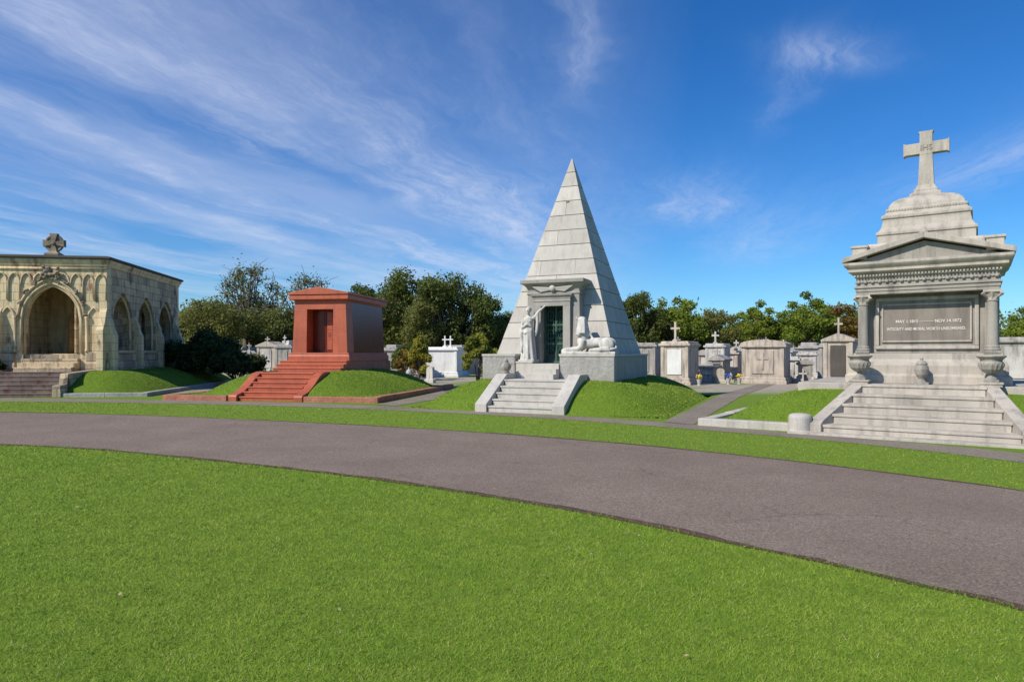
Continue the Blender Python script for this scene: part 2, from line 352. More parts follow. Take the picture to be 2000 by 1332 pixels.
def kerb(label,fr,u0,u1,v0,v1,w,z,mat,gap=None):
    g=Geo()
    segs=[(u0,u1,v0,v0+w),(u0,u0+w,v0+w,v1),(u1-w,u1,v0+w,v1)]
    if gap: segs=[(u0,gap[0],v0,v0+w),(gap[1],u1,v0,v0+w)]+segs[1:]
    for a,b,c,d in segs:
        L=max(b-a,d-c); n=max(1,int(L/1.5))
        for i in range(n):
            if b-a>d-c: aa,bb,cc,dd=a+L*i/n,a+L*(i+1)/n-.008,c,d
            else: aa,bb,cc,dd=a,b,c+L*i/n,c+L*(i+1)/n-.008
            g.box(aa,bb,cc+random.uniform(-.006,.006),dd,-.05,z+random.uniform(-.01,.01))
    o=g.obj('plot_kerb',mat,None,bevel=.018); o.location=(fr.x,fr.y,0); o.rotation_euler=(0,0,-math.radians(fr.d)); tag(o,label,'kerb')
kerb('rough pink granite kerb around the red mausoleum plot',FR,-4.0,4.2,-.12,9.8,.28,.2,REDR,(-1.47,1.47))
kerb('grey stone kerb around the gothic tomb plot',FL,-5.2,5.1,-3.35,12.2,.28,.16,KERBG,(-1.97,1.97))
kerb('pale concrete kerb around the classical monument plot',FM,-4.4,4.4,.12,9.2,.26,.17,CONC,(-1.8,1.8))

# ------------------------------------------------------------ PYRAMID TOMB
T=thing('pyramid_tomb','pale granite pyramid tomb with Egyptian doorway on a grassy mound','tomb',FP.w(0,0),23)
g=Geo(); Z0,ZA,HW,VC=1.68,8.56,2.0,4.9
hf=lambda z:HW*(ZA-z)/(ZA-Z0)
NC=13; hs=[(ZA-Z0)*i/NC for i in range(NC+1)]
DW=.47
for i in range(NC):
    za=Z0+hs[i]; zb=Z0+hs[i+1]-(.02 if i<NC-1 else .03); b=hf(za); t=hf(zb)
    if i<NC-1:
        nb=max(1,round(2*b/1.55)); 
        inner=[x for x in [-b+2*b*(k+(.5 if i%2 else .0)+random.uniform(-.14,.14))/nb for k in range(0 if i%2 else 1,nb)] if abs(x)<t-.18]
    else: inner=[]
    cv_=[-1e9]+inner+[1e9]
    door=za<3.35
    cu=[-1e9]+sorted([x for x in inner if abs(x)>DW+.2]+[-DW,DW])+[1e9] if door else cv_
    for ia in range(len(cu)-1):
        for ja in range(len(cv_)-1):
            if 0<ia<len(cu)-2 and 0<ja<len(cv_)-2: continue
            if door and ja==0 and abs(cu[ia]+DW)<1e-6: continue
            g_=.004
            def lim(c,s,h): return s*h if abs(c)>1e8 else c-s*g_
            jt=random.uniform(-.005,.005)
            B=(lim(cu[ia],-1,b+jt),lim(cu[ia+1],1,b+jt),VC+lim(cv_[ja],-1,b+jt),VC+lim(cv_[ja+1],1,b+jt))
            t2=max(t,.012)
            Tt=(lim(cu[ia],-1,t2+jt),lim(cu[ia+1],1,t2+jt),VC+lim(cv_[ja],-1,t2+jt),VC+lim(cv_[ja+1],1,t2+jt))
            g.hexa(B,za,Tt,zb)
pyr=g.obj('pyramid',GRANP,T,bevel=.004)
g=Geo(); q=.03; zc=3.6; hb=HW-q; hc=hf(zc)-q
g.hexa((-hc,hc,VC-hc,VC+hc),zc,(-.01,.01,VC-.01,VC+.01),ZA-.2)
g.hexa((-hb,-.46,VC-hb,VC+hb),Z0,(-hc,-.46,VC-hc,VC+hc),zc-.001); g.hexa((.46,hb,VC-hb,VC+hb),Z0,(.46,hc,VC-hc,VC+hc),zc-.001)
g.hexa((-.459,.459,VC,VC+hb),Z0,(-.459,.459,VC,VC+hc),zc-.001)
g.obj('joint_core',MORT,T)
g=Geo(); fv=VC-hf(6.9)
g.prism([(-.06,6.86),(.06,6.86),(.06,6.93),(-.06,6.93)],fv-.004,fv+.03); g.obj('vent',DARK,T)
g=Geo(); g.box(.46,2.2,2.2,7.1,.3,1.6); g.box(-2.2,-1.05,2.2,7.1,.3,1.6); g.box(-1.045,.455,3.6,7.09,.3,1.6)
g.sep('plinth',GRANR,T,bevel=.02)
g=Geo(); g.box(.44,2.22,2.18,7.12,1.603,1.678); g.box(-2.22,-1.03,2.18,7.12,1.603,1.678); g.box(-1.025,.435,3.62,7.11,1.603,1.678); g.sep('plinth_cap',GRAN,T,bevel=.008)
g=Geo()
for i in range(5): g.stack(-.975,.975,i*.30+.02,2.25-.001*i,[(0,i*.18-.02),(0,(i+1)*.18-.05),(.025,(i+1)*.18-.045),(.025,(i+1)*.18)])
for i in range(3): g.box(-.44,.455,1.62+i*.26,3.6-.002*i,.88+i*.157,.90+(i+1)*.157)
g.obj('stairs',GRAN,T,bevel=.008)
g=Geo()
for s in (-1,1):
    a,b=(1.0,1.37) if s>0 else (-1.37,-1.0)
    g.prism([(-.06,-.05),(-.06,.24),(.06,.30),(1.45,1.06),(2.18,1.06),(2.18,-.05)],a,b,'u')
g.sep('cheek_wall',GRAN,T,bevel=.015)
g=Geo(); g.stack(-1.02,-.45,2.2,2.95,[(0,.5),(0,1.36),(-.02,1.361),(.01,1.39),(.01,1.44)]); g.obj('pedestal',GRAN,T,bevel=.01)
g=Geo()
g.hexa((-.95,-.42,2.85,4.1),1.37,(-.88,-.42,2.9,4.6),3.6); g.hexa((.42,.95,2.85,4.1),1.37,(.42,.88,2.9,4.6),3.6)
g.box(-.418,.418,2.95,4.6,3.32,3.6)
g.stack(-.88,.88,2.9,4.9,[(0,3.603),(.03,3.62),(.03,3.66),(0,3.68),(.0,3.75),(.03,3.84),(.1,3.92),(.2,3.97),(.2,4.08)])
g.obj('portal',GRAND,T,bevel=.008)
g=Geo(); g.box(-.62,-.38,2.76,2.95,1.37,3.22); g.box(.38,.62,2.76,2.95,1.37,3.22); g.stack(-.62,.62,2.76,3.0,[(0,3.223),(0,3.36),(.02,3.37),(.02,3.40),(0,3.42),(.02,3.5),(.08,3.56),(.08,3.595)])
g.obj('door_surround',GRAND,T,bevel=.006)
g=Geo(); g.ell((0,2.82,3.80),(.105,.08,.105))
for s in (-1,1):
    for k in range(9):
        a=k/8; 
        g.prism([(s*.09,3.83),(s*(.20+.5*(1-a*.55)),3.88-.17*a),(s*(.20+.5*(1-a*.55)),3.865-.17*a-.006),(s*.09,3.79-.05*a)],2.80+.003*k,2.9+.001*k)
g.obj('winged_disc',GRAN,T)
g=Geo(); g.box(-.415,.415,3.62,3.68,1.37,3.318); D=g.obj('door',DARK,T)
g=Geo()
for a,b in((-.40,-.34),(-.035,-.005),(.005,.035),(.34,.40)): g.box(a,b,3.20,3.26,1.385,3.30)
for z in (1.39,1.98,2.60,3.23): g.box(-.40,.40,3.205,3.255,z,z+.06)
for k in range(1,5):
    for s in (-1,1):
        u=s*(.035+k*.06); g.box(u-.008,u+.008,3.22,3.24,1.4,3.25)
for k in range(13): g.box(-.34,.34,3.216,3.23,1.50+k*.14,1.512+k*.14)
for s in (-1,1):
    for zc in (1.72,2.32,2.94):
        g.tube([(s*.19+.11*math.cos(t*.524),3.21,zc+.16*math.sin(t*.524)) for t in range(13)],.014,6)
g.obj('door_grille',GREEN,D)

# ------------------------------------------------------------ statue
S=thing('woman_statue','robed marble woman statue reaching toward the tomb door','statue',FP.w(-.70,2.52,1.44),23)
g=Geo(); g.box(-.27,.27,-.26,.24,0,.06)
fold=lambda a,z:1+.13*math.cos(10*a+z*2)*max(0,1-z/1.15)+.05*math.cos(5*a+1+z*3)*max(0,1.2-z)
g.lathe(0,0,[(.24,.05),(.25,.1),(.225,.35),(.205,.6),(.195,.8),(.185,.95),(.15,1.1),(.14,1.2),(.155,1.3),(.15,1.38),(.09,1.45),(.055,1.48)],60,fold)
g.ell((-.10,-.12,.08),(.05,.1,.04)); g.ell((.08,-.14,.08),(.05,.1,.04))
g.ell((.0,-.0,1.36),(.19,.10,.09)); g.ell((-.065,-.09,1.30),(.07,.06,.07)); g.ell((.065,-.09,1.30),(.07,.06,.07))
g.tube([(0,0,1.42),(.0,-.02,1.54)],[.055,.05],12)
g.ell((.0,-.045,1.64),(.078,.095,.115)); g.ell((0,.01,1.67),(.095,.10,.10)); g.ell((0,.09,1.64),(.06,.05,.055))
g.ell((0,-.14,1.63),(.014,.025,.03)); g.ell((0,-.125,1.585),(.028,.02,.01)); g.ell((0,-.115,1.545),(.03,.03,.02))
g.tube([(.16,0,1.38),(.28,.02,1.52),(.33,.02,1.59)],[.062,.052,.046],10)
g.tube([(.33,.02,1.59),(.43,.0,1.67),(.52,-.01,1.735)],[.046,.038,.028],10)
g.ell((.545,-.01,1.755),(.035,.02,.035))
for k in range(4): g.tube([(.56,-.03+k*.014,1.76),(.59,-.03+k*.014,1.795+.003*k),(.62,-.03+k*.014,1.795)],[.009,.008,.006],6)
g.tube([(.54,-.03,1.75),(.565,-.055,1.745)],[.009,.007],6)
g.tube([(.28,.03,1.49),(.29,.04,1.25),(.26,.05,1.0),(.22,.04,.8)],[.06,.055,.05,.02],10)
g.tube([(-.17,0,1.38),(-.22,-.03,1.18),(-.21,-.06,1.08)],[.06,.052,.048],10)
g.tube([(-.21,-.06,1.08),(-.10,-.17,1.12),(-.02,-.20,1.17)],[.046,.038,.028],10); g.ell((.01,-.205,1.18),(.04,.025,.03))
for k in range(4): g.tube([(.03,-.22,1.16+k*.014),(.06,-.225,1.165+k*.014),(.075,-.21,1.165+k*.014)],[.009,.008,.006],6)
g.tube([(-.24,-.08,1.05),(-.2,-.15,.8),(-.15,-.2,.5),(-.18,-.2,.3)],[.05,.07,.06,.03],10)
g.tube([(.14,-.1,1.0),(-.05,-.19,.9),(-.2,-.12,.98)],[.03,.04,.035],10)
g.tube([(-.16,-.05,1.4),(-.0,-.14,1.2),(.15,-.1,1.02)],[.03,.028,.03],8)
g.obj('figure',MARB,S,remesh=.013)

# ------------------------------------------------------------ sphinx  (x = forward)
S=thing('sphinx_statue','pale stone sphinx lying on the granite plinth beside the tomb door','statue',FP.w(1.36,2.56,1.68),23+180)
g=Geo(); g.box(-.84,.88,-.27,.27,0,.07)
g.ell((-.18,0,.34),(.58,.19,.165),(math.radians(4),'Y'),20,14)
g.ell((.24,0,.46),(.18,.19,.34),(math.radians(-4),'Y'),20,14)
g.ell((.28,0,.38),(.15,.23,.20))
for s in (-1,1):
    g.ell((-.54,s*.15,.29),(.24,.11,.22),(math.radians(10),'Y'),20,14)
    g.tube([(-.64,s*.2,.15),(-.36,s*.24,.13),(-.14,s*.23,.12)],[.08,.07,.06],12); g.ell((-.10,s*.23,.115),(.11,.065,.055))
    g.tube([(.20,s*.17,.44),(.25,s*.18,.24),(.36,s*.17,.16),(.76,s*.16,.13)],[.11,.10,.08,.065],12); g.ell((.79,s*.16,.12),(.11,.072,.062))
    for k in range(4): g.ell((.87,s*.16-.045+.03*k,.105),(.032,.016,.035))
g.tube([(-.76,0,.30),(-.84,.12,.18),(-.64,.27,.11),(-.36,.30,.12)],[.035,.035,.03,.035],8)
g.tube([(.27,0,.62),(.31,0,.86)],[.14,.10],14)
g.ell((.36,0,.97),(.115,.105,.15)); g.ell((.48,0,.96),(.03,.02,.038)); g.ell((.46,0,.905),(.025,.045,.014)); g.ell((.44,0,.86),(.04,.04,.03))
for s in (-1,1): g.ell((.435,s*.048,.995),(.032,.024,.015)); g.ell((.35,s*.125,.96),(.03,.025,.045))
g.ell((.29,0,1.05),(.155,.15,.125)); 
g.hexa((.10,.34,-.28,.28),.64,(.16,.34,-.15,.15),1.10)
g.hexa((.28,.42,-.28,-.12),.58,(.28,.37,-.15,-.095),1.02); g.hexa((.28,.42,.12,.28),.58,(.28,.37,.095,.15),1.02)
g.tube([(.13,0,.74),(.03,0,.60),(-.06,0,.50)],[.07,.055,.03],8)
g.tube([(.43,-.12,1.08),(.46,0,1.10),(.43,.12,1.08)],[.02,.024,.02],6); g.ell((.465,0,1.13),(.022,.018,.05))
g.obj('figure',MARB,S,remesh=.014)

V=thing('stone_vase','small weathered stone vase on the stair cheek wall','vase',FP.w(-1.18,1.78,1.06),23)
g=Geo(); g.lathe(0,0,[(.13,0),(.13,.03),(.09,.06),(.14,.12),(.17,.2),(.16,.28),(.10,.34),(.07,.38),(.09,.40),(.05,.44),(.015,.50)],20,lambda a,z:1+.04*math.cos(8*a)); g.obj('body',MOND,V,smooth=True)
g=Geo(); g.tube([(.15,0,.24),(.2,0,.3),(.12,0,.36)],[.02,.022,.015],8); g.tube([(-.15,0,.24),(-.2,0,.3),(-.12,0,.36)],[.02,.022,.015],8); g.sep('handle',MOND,V,smooth=True)

# ------------------------------------------------------------ RED MAUSOLEUM
T=thing('red_mausoleum','red granite mausoleum with stairs, low gabled roof and double door','mausoleum',FR.w(0,0),10)
g=Geo()
for i in range(6): g.stack(-1.06,1.06,i*.29+.025,3.2-.001*i,[(0,i*.162-.02),(0,(i+1)*.162-.05),(.025,(i+1)*.162-.045),(.025,(i+1)*.162)])
for i in range(3): g.stack(-1.44,1.44,2.97+i*.28,4.0-.002*i,[(0,.93+i*.14),(0,.975+i*.14+.10),(.02,.98+i*.14+.10),(.02,.972+(i+1)*.145)])
g.obj('stairs',RED,T,bevel=.008)
g=Geo()
for a,b in ((-1.42,-1.09),(1.09,1.42)):
    g.prism([(-.1,-.05),(-.1,.17),(-.05,.23),(.10,.26),(.4,.34),(.8,.55),(1.15,.79),(1.45,.95),(1.7,1.0),(2.1,1.0),(2.1,-.05)],a,b,'u')
g.sep('cheek_wall',RED,T,bevel=.02)
g=Geo(); g.box(-1.42,1.42,3.98,8.6,.5,1.36); g.obj('foundation',REDR,T,bevel=.03)
g=Geo(); g.stack(-1.34,1.34,4.02,8.5,[(0.02,1.362),(.02,1.58),(-.03,1.64),(-.03,1.72)]); g.obj('base',RED,T,bevel=.01)
g=Geo()
g.hexa((-1.22,-.58,4.12,4.78),1.722,(-1.14,-.58,4.16,4.78),3.52); g.hexa((.58,1.22,4.12,4.78),1.722,(.58,1.14,4.16,4.78),3.52)
g.hexa((-1.14,1.14,4.16,4.78),3.523,(-1.12,1.12,4.17,4.78),3.86)
g.obj('facade',RED,T,bevel=.008)
g=Geo(); g.hexa((-1.20,1.20,4.783,8.35),1.722,(-1.11,1.11,4.783,8.3),3.86); g.obj('wall',REDP,T,bevel=.008)
g=Geo(); g.stack(-1.14,1.14,4.16,8.32,[(0,3.863),(.03,3.90),(.16,3.93),(.16,4.10),(.14,4.12)]); g.obj('cornice',RED,T,bevel=.008)
g=Geo(); g.prism([(-1.34,4.122),(1.34,4.122),(1.34,4.20),(0,4.44),(-1.34,4.20)],3.96,8.50); g.obj('roof',RED,T,bevel=.012)
g=Geo(); g.box(-.575,-.006,4.72,4.78,1.725,3.50); g.box(.006,.575,4.72,4.78,1.725,3.50); DD=g.sep('door',REDP,T,bevel=.01)
g=Geo(); g.box(.06,.52,4.695,4.718,1.85,3.42); g.obj('door_panel',RED,DD[1],bevel=.01)
g=Geo(); g.box(-.52,-.06,4.695,4.718,1.85,3.42); g.obj('door_panel',REDP,DD[0],bevel=.01)  # darker granite than the right panel: left jamb's shadow painted in
g=Geo()
for z in (2.28,2.68,3.04): g.box(.06,.52,4.69,4.694,z,z+.014)
g.box(.285,.297,4.688,4.693,1.87,3.4)
for c_ in range(2):
    for r in range(5): g.box(.10+c_*.22,.10+c_*.22+.14,4.684,4.693,2.38+r*.05,2.392+r*.05)
g.obj('inscription',INKR,DD[1])

# ------------------------------------------------------------ GOTHIC TOMB
T=thing('gothic_tomb','weathered cream sandstone Gothic arcade tomb with celtic cross','tomb',FL.w(0,0),-8.5)
B=2.2; Lg=9.0
mainop=(0,1.14,3.15,4.66,.9)
g=Geo(); g.archwall(-B,B,.5,5.45,0,.45,[mainop]); g.obj('front_wall',SAND,T)
ops=[(c,1.12,2.85,4.5,1.75) for c in (1.66,4.38,7.08)]
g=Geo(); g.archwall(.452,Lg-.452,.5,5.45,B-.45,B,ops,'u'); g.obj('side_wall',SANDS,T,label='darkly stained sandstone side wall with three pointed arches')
lops=[(4.38,.8,2.85,4.2,2.2)]
g=Geo(); g.archwall(.452,Lg-.452,.5,5.45,-B,-B+.45,lops,'u'); g.obj('side_wall',SAND,T)
g=Geo(); g.archwall(-B,B,.5,5.45,Lg-.45,Lg,[(-.9,.42,2.9,3.4,1.7)]); g.obj('back_wall',SAND,T)
g=Geo(); g.box(-B+.452,B-.452,.454,Lg-.454,.5,1.68); g.obj('floor',SANDP,T)
g=Geo()
for c,hw,zs,za,zb in ops:
    P=[(B-.12,x,z) for x,z in archpath((c,hw-.1,zs,za-.16,0),10)]
    g.tube([(B-.12,P[0][1],1.85)]+P+[(B-.12,P[-1][1],1.85)],.05,6)
g.sep('tracery',SANDP,T)
g=Geo()
for c,hw,zs,za,zb in ops: g.box(B-1.45,B-1.38,c-1.34,c+1.34,1.7,5.4)
g.sep('screen_wall',SANDS,T)  # dark stone chosen to put the arches' deep inner shadow into the colour
g=Geo(); g.stack(-B,B,0,Lg,[(0.0,5.45),(.05,5.5),(.05,5.58),(.12,5.66),(.12,5.76)]); g.obj('cornice',SANDP,T,bevel=.01)
g=Geo(); g.stack(-B,B,0,Lg,[(.16,5.763),(.2,5.80),(.2,5.88),(.0,5.93)]); g.obj('roof',DKST,T,bevel=.01)
g=Geo(); 
for a,b in ((-B-.1,-1.42),(1.42,B+.1)): g.stack(a,b,-.12,.2,[(.04,.4),(.04,1.25),(0,1.32),(0,1.68),(-.04,1.75)])
g.stack(B,B+.12,.3,Lg,[(.04,.3),(.04,1.25),(0,1.32),(0,1.62),(-.04,1.68)])
g.sep('base',SANDS,T,bevel=.01)
g=Geo()
for c,*_ in ops: g.stack(B-.02,B+.14,c-.85,c+.85,[(0,1.70),(.04,1.76),(.04,1.83)])
g.sep('sill',SANDP,T,bevel=.01)
g=Geo()
for v in (.05,3.02,5.73,8.6):
    g.prism([(B-.02,.4),(B+.34,.4),(B+.34,2.5),(B+.2,2.8),(B+.2,2.95),(B-.02,3.5)],v-.13,v+.13 if v>.1 else v+.26)
g.prism([(-.42,.4),(.05,.4),(.05,3.7),(-.1,3.5),(-.25,3.0),(-.42,2.7)],B-.26,B+.02,'u')
g.prism([(-.42,.4),(.05,.4),(.05,3.7),(-.1,3.5),(-.25,3.0),(-.42,2.7)],-B-.02,-B+.26,'u')
g.sep('buttress',SAND,T,bevel=.012)
g=Geo()
for off,y,r in ((-.04,.06,.04),(.05,-.02,.045),(.20,-.05,.045)):
    P=[(x,y,z) for x,z in archpath(mainop,14,off)]
    P=[(P[0][0],y,1.7)]+P+[(P[-1][0],y,1.7)] if off<.1 else P
    g.tube(P,r,8)
for s in (-1,1):
    small=(s*1.70,.27,3.15,3.68,0)
    P=[(x,-.03,z) for x,z in archpath(small,8)]; P=[(P[0][0],-.03,1.75)]+P+[(P[-1][0],-.03,1.75)]; g.tube(P,.04,8)
    for u in (s*1.42,s*1.99): g.lathe(u,-.05,[(.08,1.75),(.08,1.85),(.045,1.9),(.045,3.1),(.09,3.22),(.09,3.28)],10)
for k in range(-4,5):
    o_=(k*.49,.22,4.75,5.15,0) 
    if abs(k)>0:
        P=[(x,-.03,z) for x,z in archpath(o_,6)]; zb=4.0 if abs(k)>2 else 4.6
        g.tube([(P[0][0],-.03,zb)]+P+[(P[-1][0],-.03,zb)],.035,6)
g.box(-B,B,-.05,.0-.001,5.3,5.4)
g.obj('arch_moulding',SANDP,T,smooth=True)
random.seed(3)
CP=[[(s*x,z,6,.055,.08) for s in (-1,1)] for (x,z) in ((1.36,3.3),(1.24,3.85),(.98,4.34),(.62,4.72),(.28,4.98))]
for grp in CP:
    for (x,z,n_,rr,sp_) in grp:
        g=Geo()
        for q in range(n_): g.ell((x+random.uniform(-sp_,sp_),-.08+random.uniform(-.04,.03),z+random.uniform(-sp_,sp_)),(rr,rr,rr*.9),None,8,6)
        g.obj('crocket',CARV,T,smooth=True,remesh=.025)
g=Geo()
for q in range(34): g.ell((random.uniform(-.36,.36),-.12+random.uniform(-.06,.03),5.1+random.uniform(-.22,.32)),(.075,.06,.065),None,8,6)
g.tube([(-.55,-.04,4.78),(-.25,-.06,5.02),(0,-.08,5.35),(.25,-.06,5.02),(.55,-.04,4.78)],.05,8)
g.obj('carving',CARV,T,smooth=True,remesh=.025)
g=Geo()
g.archwall(-B+.46,.74,1.69,5.4,3.4,3.55,[(-.35,.62,3.1,4.2,1.69)]); g.obj('inner_arch',SANDP,T)
g=Geo(); g.box(.1,.72,3.33,3.39,1.9,3.7); g.obj('memorial_panel',CARV,T)
g=Geo()
for u in (-1.0,-.1,1.15): g.stack(u-.14,u+.14,Lg-1.6,Lg-1.3,[(.05,1.68),(.05,1.85),(0,1.9),(0,3.7),(.05,3.8),(.08,3.9)])
g.sep('pier',SANDP,T)
g=Geo()
for i in range(6): g.stack(-1.66,1.66,-3.25+i*.36,-.46-.001*i,[(0,i*.155-.02),(0,(i+1)*.155-.04),(.015,(i+1)*.155-.036),(.015,(i+1)*.155)])
g.obj('stairs',STEPS,T,bevel=.008)
g=Geo()
for i in range(4): g.stack(-1.12,1.12,-.75+i*.28,.44-.001*i,[(0,.9+i*.19),(0,.93+(i+1)*.18)])
g.obj('threshold_steps',SANDS,T,bevel=.015)
g=Geo()
for a,b in ((-1.98,-1.67),(1.67,1.98)):
    g.prism([(-3.4,-.05),(-3.4,.45),(-2.9,.5),(-2.8,.9),(-1.6,.95),(-.15,1.0),(-.15,-.05)],a,b,'u')
g.sep('cheek_wall',SANDS,T,bevel=.02)
g=Geo(); g.stack(-.22,.22,.0,.44,[(.06,5.93),(.06,6.0),(-.02,6.05),(-.1,6.12)])
g.tube([(.33*math.cos(t*math.pi/12),.22,6.46+.33*math.sin(t*math.pi/12)) for t in range(25)],.065,8)
g.prism([(.31*math.cos(t*math.pi/12),6.46+.31*math.sin(t*math.pi/12)) for t in range(24)],.19,.25)
for k in range(4):
    a=k*math.pi/2; c,s_=math.cos(a),math.sin(a)
    pts=[(.05,-.06),(.42,-.15),(.42,.15),(.05,.06)]
    g.prism([(x*c-y*s_,6.46+x*s_+y*c) for x,y in pts],.12,.32)
g.ell((0,.13,6.46),(.1,.06,.1),None,12,8); g.box(-.10,.10,.14,.30,6.05,6.2)
g.obj('celtic_cross',CARV,T)

# ------------------------------------------------------------ CLASSICAL MONUMENT
T=thing('classical_monument','grey stone columned monument with pediment, tiered roof and cross','monument',FM.w(0,0),35)
g=Geo()
for i in range(5):
    h0=1.66-.13*i; z1=(i+1)*.2
    g.stack(-h0,h0,i*.42+.025,2.3-.003*i,[(0,i*.2-.02),(0,z1-.06),(.025,z1-.055),(.025,z1)])
g.box(-2.3,2.3,-.34,.3,-.05,.05)
g.obj('stairs',MON,T,bevel=.008)
g=Geo()
for s in (-1,1):
    pr=[(-.08,-.05,.22),(.10,-.05,.30),(1.85,-.05,1.0),(2.25,-.05,1.0)]
    vs=[];
    for v,zb,zt in pr:
        t=min(1,max(0,v/1.9)); ui=1.69-.59*t; w_=.26
        vs+=[(s*ui,v,zb),(s*(ui+w_),v,zb),(s*(ui+w_),v,zt),(s*ui,v,zt)]
    fs=[(0,1,2,3),(12,13,14,15)]
    for i in range(3):
        for k in range(4): fs.append((i*4+k,i*4+(k+1)%4,(i+1)*4+(k+1)%4,(i+1)*4+k))
    g.add(vs,fs)
g.sep('cheek_wall',MON,T,bevel=.012)
g=Geo(); g.box(-2.6,2.6,2.12,6.4,.6,.996); g.obj('platform',MON,T,bevel=.02)
g=Geo(); g.stack(-1.62,1.62,2.55,5.7,[(0,.998),(0,1.18),(-.06,1.22),(-.06,1.42),(-.1,1.5),(-.16,1.56),(-.16,1.70)]); g.obj('base',MON,T,bevel=.01)
g=Geo()
for s in (-1,1): g.stack(s*1.24-.19,s*1.24+.19,1.86,2.24,[(.0,.99),(.0,1.04),(.02,1.05),(.02,1.09)])
g.sep('urn_pedestal',MON,T,bevel=.01)
g=Geo(); g.box(-1.2,1.2,3.12,5.3,1.703,3.1)
for s in (-1,1): g.stack(s*1.27-.13,s*1.27+.13,3.0,3.3,[(.02,1.703),(.02,1.8),(0,1.83),(0,2.95),(.03,3.0),(.03,3.098)])
g.obj('wall',MOND,T,bevel=.008)
g=Geo()
for a,b,c_,d in ((-1.03,1.03,2.95,3.03),(-1.03,1.03,1.80,1.88),(-1.03,-.95,1.882,2.948),(.95,1.03,1.882,2.948)): g.box(a,b,3.05,3.13,c_,d)
for a,b,c_,d in ((-.90,.90,2.84,2.88),(-.90,.90,1.96,2.0),(-.90,-.86,2.002,2.838),(.86,.90,2.002,2.838)): g.box(a,b,3.07,3.13,c_,d)
g.obj('panel_frame',MON,T,bevel=.012)
g=Geo(); g.box(-.86,.86,3.10,3.125,2.0,2.84); PN=g.obj('inscription_panel',PANEL,T)
textobj('inscription','MAY 1.1815 ——— NOV.14.1872',.10,INK,PN,.05,3.092,2.45,.92)
textobj('inscription','INTEGRITY AND MORAL WORTH UNBLEMISHED.',.10,INK,PN,.0,3.092,2.27,.71)
for s in (-1,1):
    g=Geo(); cu,cv=s*1.27,2.84
    g.stack(cu-.15,cu+.15,cv-.15,cv+.15,[(0,1.702),(0,1.76)])
    g.lathe(cu,cv,[(.15,1.76),(.155,1.79),(.13,1.82),(.135,1.85),(.112,1.88),(.108,2.25),(.10,2.84),(.115,2.85),(.115,2.88)],24)
    c0=g.obj('column',MOND,T,smooth=False,bevel=.004)
    g=Geo(); g.lathe(cu,cv,[(.10,2.88),(.11,2.93),(.15,3.0),(.17,3.04)],24,lambda a,z:1+.10*math.cos(8*a)*(1 if z>2.9 else 0))
    g.stack(cu-.17,cu+.17,cv-.17,cv+.17,[(0,3.045),(0,3.098)])
    for a in (-1,1):
        for b in (-1,1): g.tube([(cu+a*.11,cv+b*.11,2.95),(cu+a*.18,cv+b*.18,3.02),(cu+a*.15,cv+b*.15,3.04)],[.02,.035,.03],8)
    g.obj('capital',MON,c0,smooth=False)
g=Geo(); g.stack(-1.40,1.40,2.72,5.35,[(0,3.101),(0,3.17),(.02,3.175),(.02,3.25),(.05,3.26),(.05,3.29),(0,3.30),(0,3.50)]); g.obj('architrave',MOND,T,bevel=.006)
g=Geo()
for k in range(19):
    u=-1.35+k*.15; g.lathe(u,2.705,[(.035,3.365),(.048,3.40),(.02,3.44)],8); 
    if k<18: g.ell((u+.075,2.705,3.40),(.03,.02,.02),None,8,6)
for k in range(17):
    v=2.8+k*.15; 
    for s in (-1,1): g.ell((s*1.41,v,3.40),(.02,.035,.04),None,8,6)
g.obj('frieze_ornament',MOND,T,smooth=True)
g=Geo(); g.stack(-1.40,1.40,2.72,5.35,[(.01,3.503),(.04,3.52),(.04,3.58),(.11,3.62),(.16,3.64),(.16,3.70),(.22,3.76),(.25,3.80),(.25,3.86)])
g.obj('cornice',MON,T,bevel=.006)
g=Geo()
for k in range(44):
    u=-1.42+k*.066; g.box(u-.017,u+.017,2.63,2.68,3.53,3.57)
g.obj('dentil',MON,T)
g=Geo(); g.prism([(-1.50,3.865),(1.50,3.865),(0,4.28)],2.66,5.4)
g.obj('pediment',MOND,T)
g=Geo()
for s in (-1,1):
    g.prism([(s*1.68,3.863),(s*1.68,3.98),(0,4.46),(0,4.33)],2.47,5.6)
g.obj('raking_cornice',MON,T,bevel=.01)
g=Geo(); g.stack(-1.2,1.2,2.9,5.2,[(0,3.9),(0,4.28),(-.04,4.33)])
for s in (-1,1):
    for v in (2.62,5.0): g.stack(s*1.32-.16,s*1.32+.16,v,v+.5,[(0,3.95),(0,4.20),(.03,4.22),(.03,4.27)])
g.stack(-.98,.98,3.0,4.96,[(0,4.3),(0,4.52),(.03,4.54),(.03,4.60),(-.02,4.63),(-.07,4.72),(-.10,4.86),(-.10,4.92),(-.07,4.94),(-.07,5.0),(-.14,5.05),(-.17,5.10)])
g.stack(-.80,.80,3.18,4.78,[(0,5.09),(0.02,5.11),(.02,5.17),(-.03,5.19),(-.04,5.25),(-.08,5.32),(-.15,5.39),(-.25,5.45),(-.36,5.49),(-.44,5.52)])
g.obj('tiered_roof',MON,T,bevel=.008)
g=Geo()
for k in range(27): g.ell((-.78+k*.06,3.165,5.14),(.02,.02,.025),None,8,6); g.ell((.815,3.2+k*.06,5.14),(.02,.02,.025),None,8,6)
g.obj('bead_moulding',MON,T)
g=Geo(); g.stack(-.36,.30,3.65,4.31,[(0,5.5),(0,5.58),(-.03,5.60),(-.08,5.63),(-.08,5.69),(-.12,5.72),(-.15,5.80)])
cz=6.72; x0=-.03
g.hexa((x0-.17,x0+.17,3.86,4.10),5.80,(x0-.135,x0+.135,3.88,4.08),6.56)
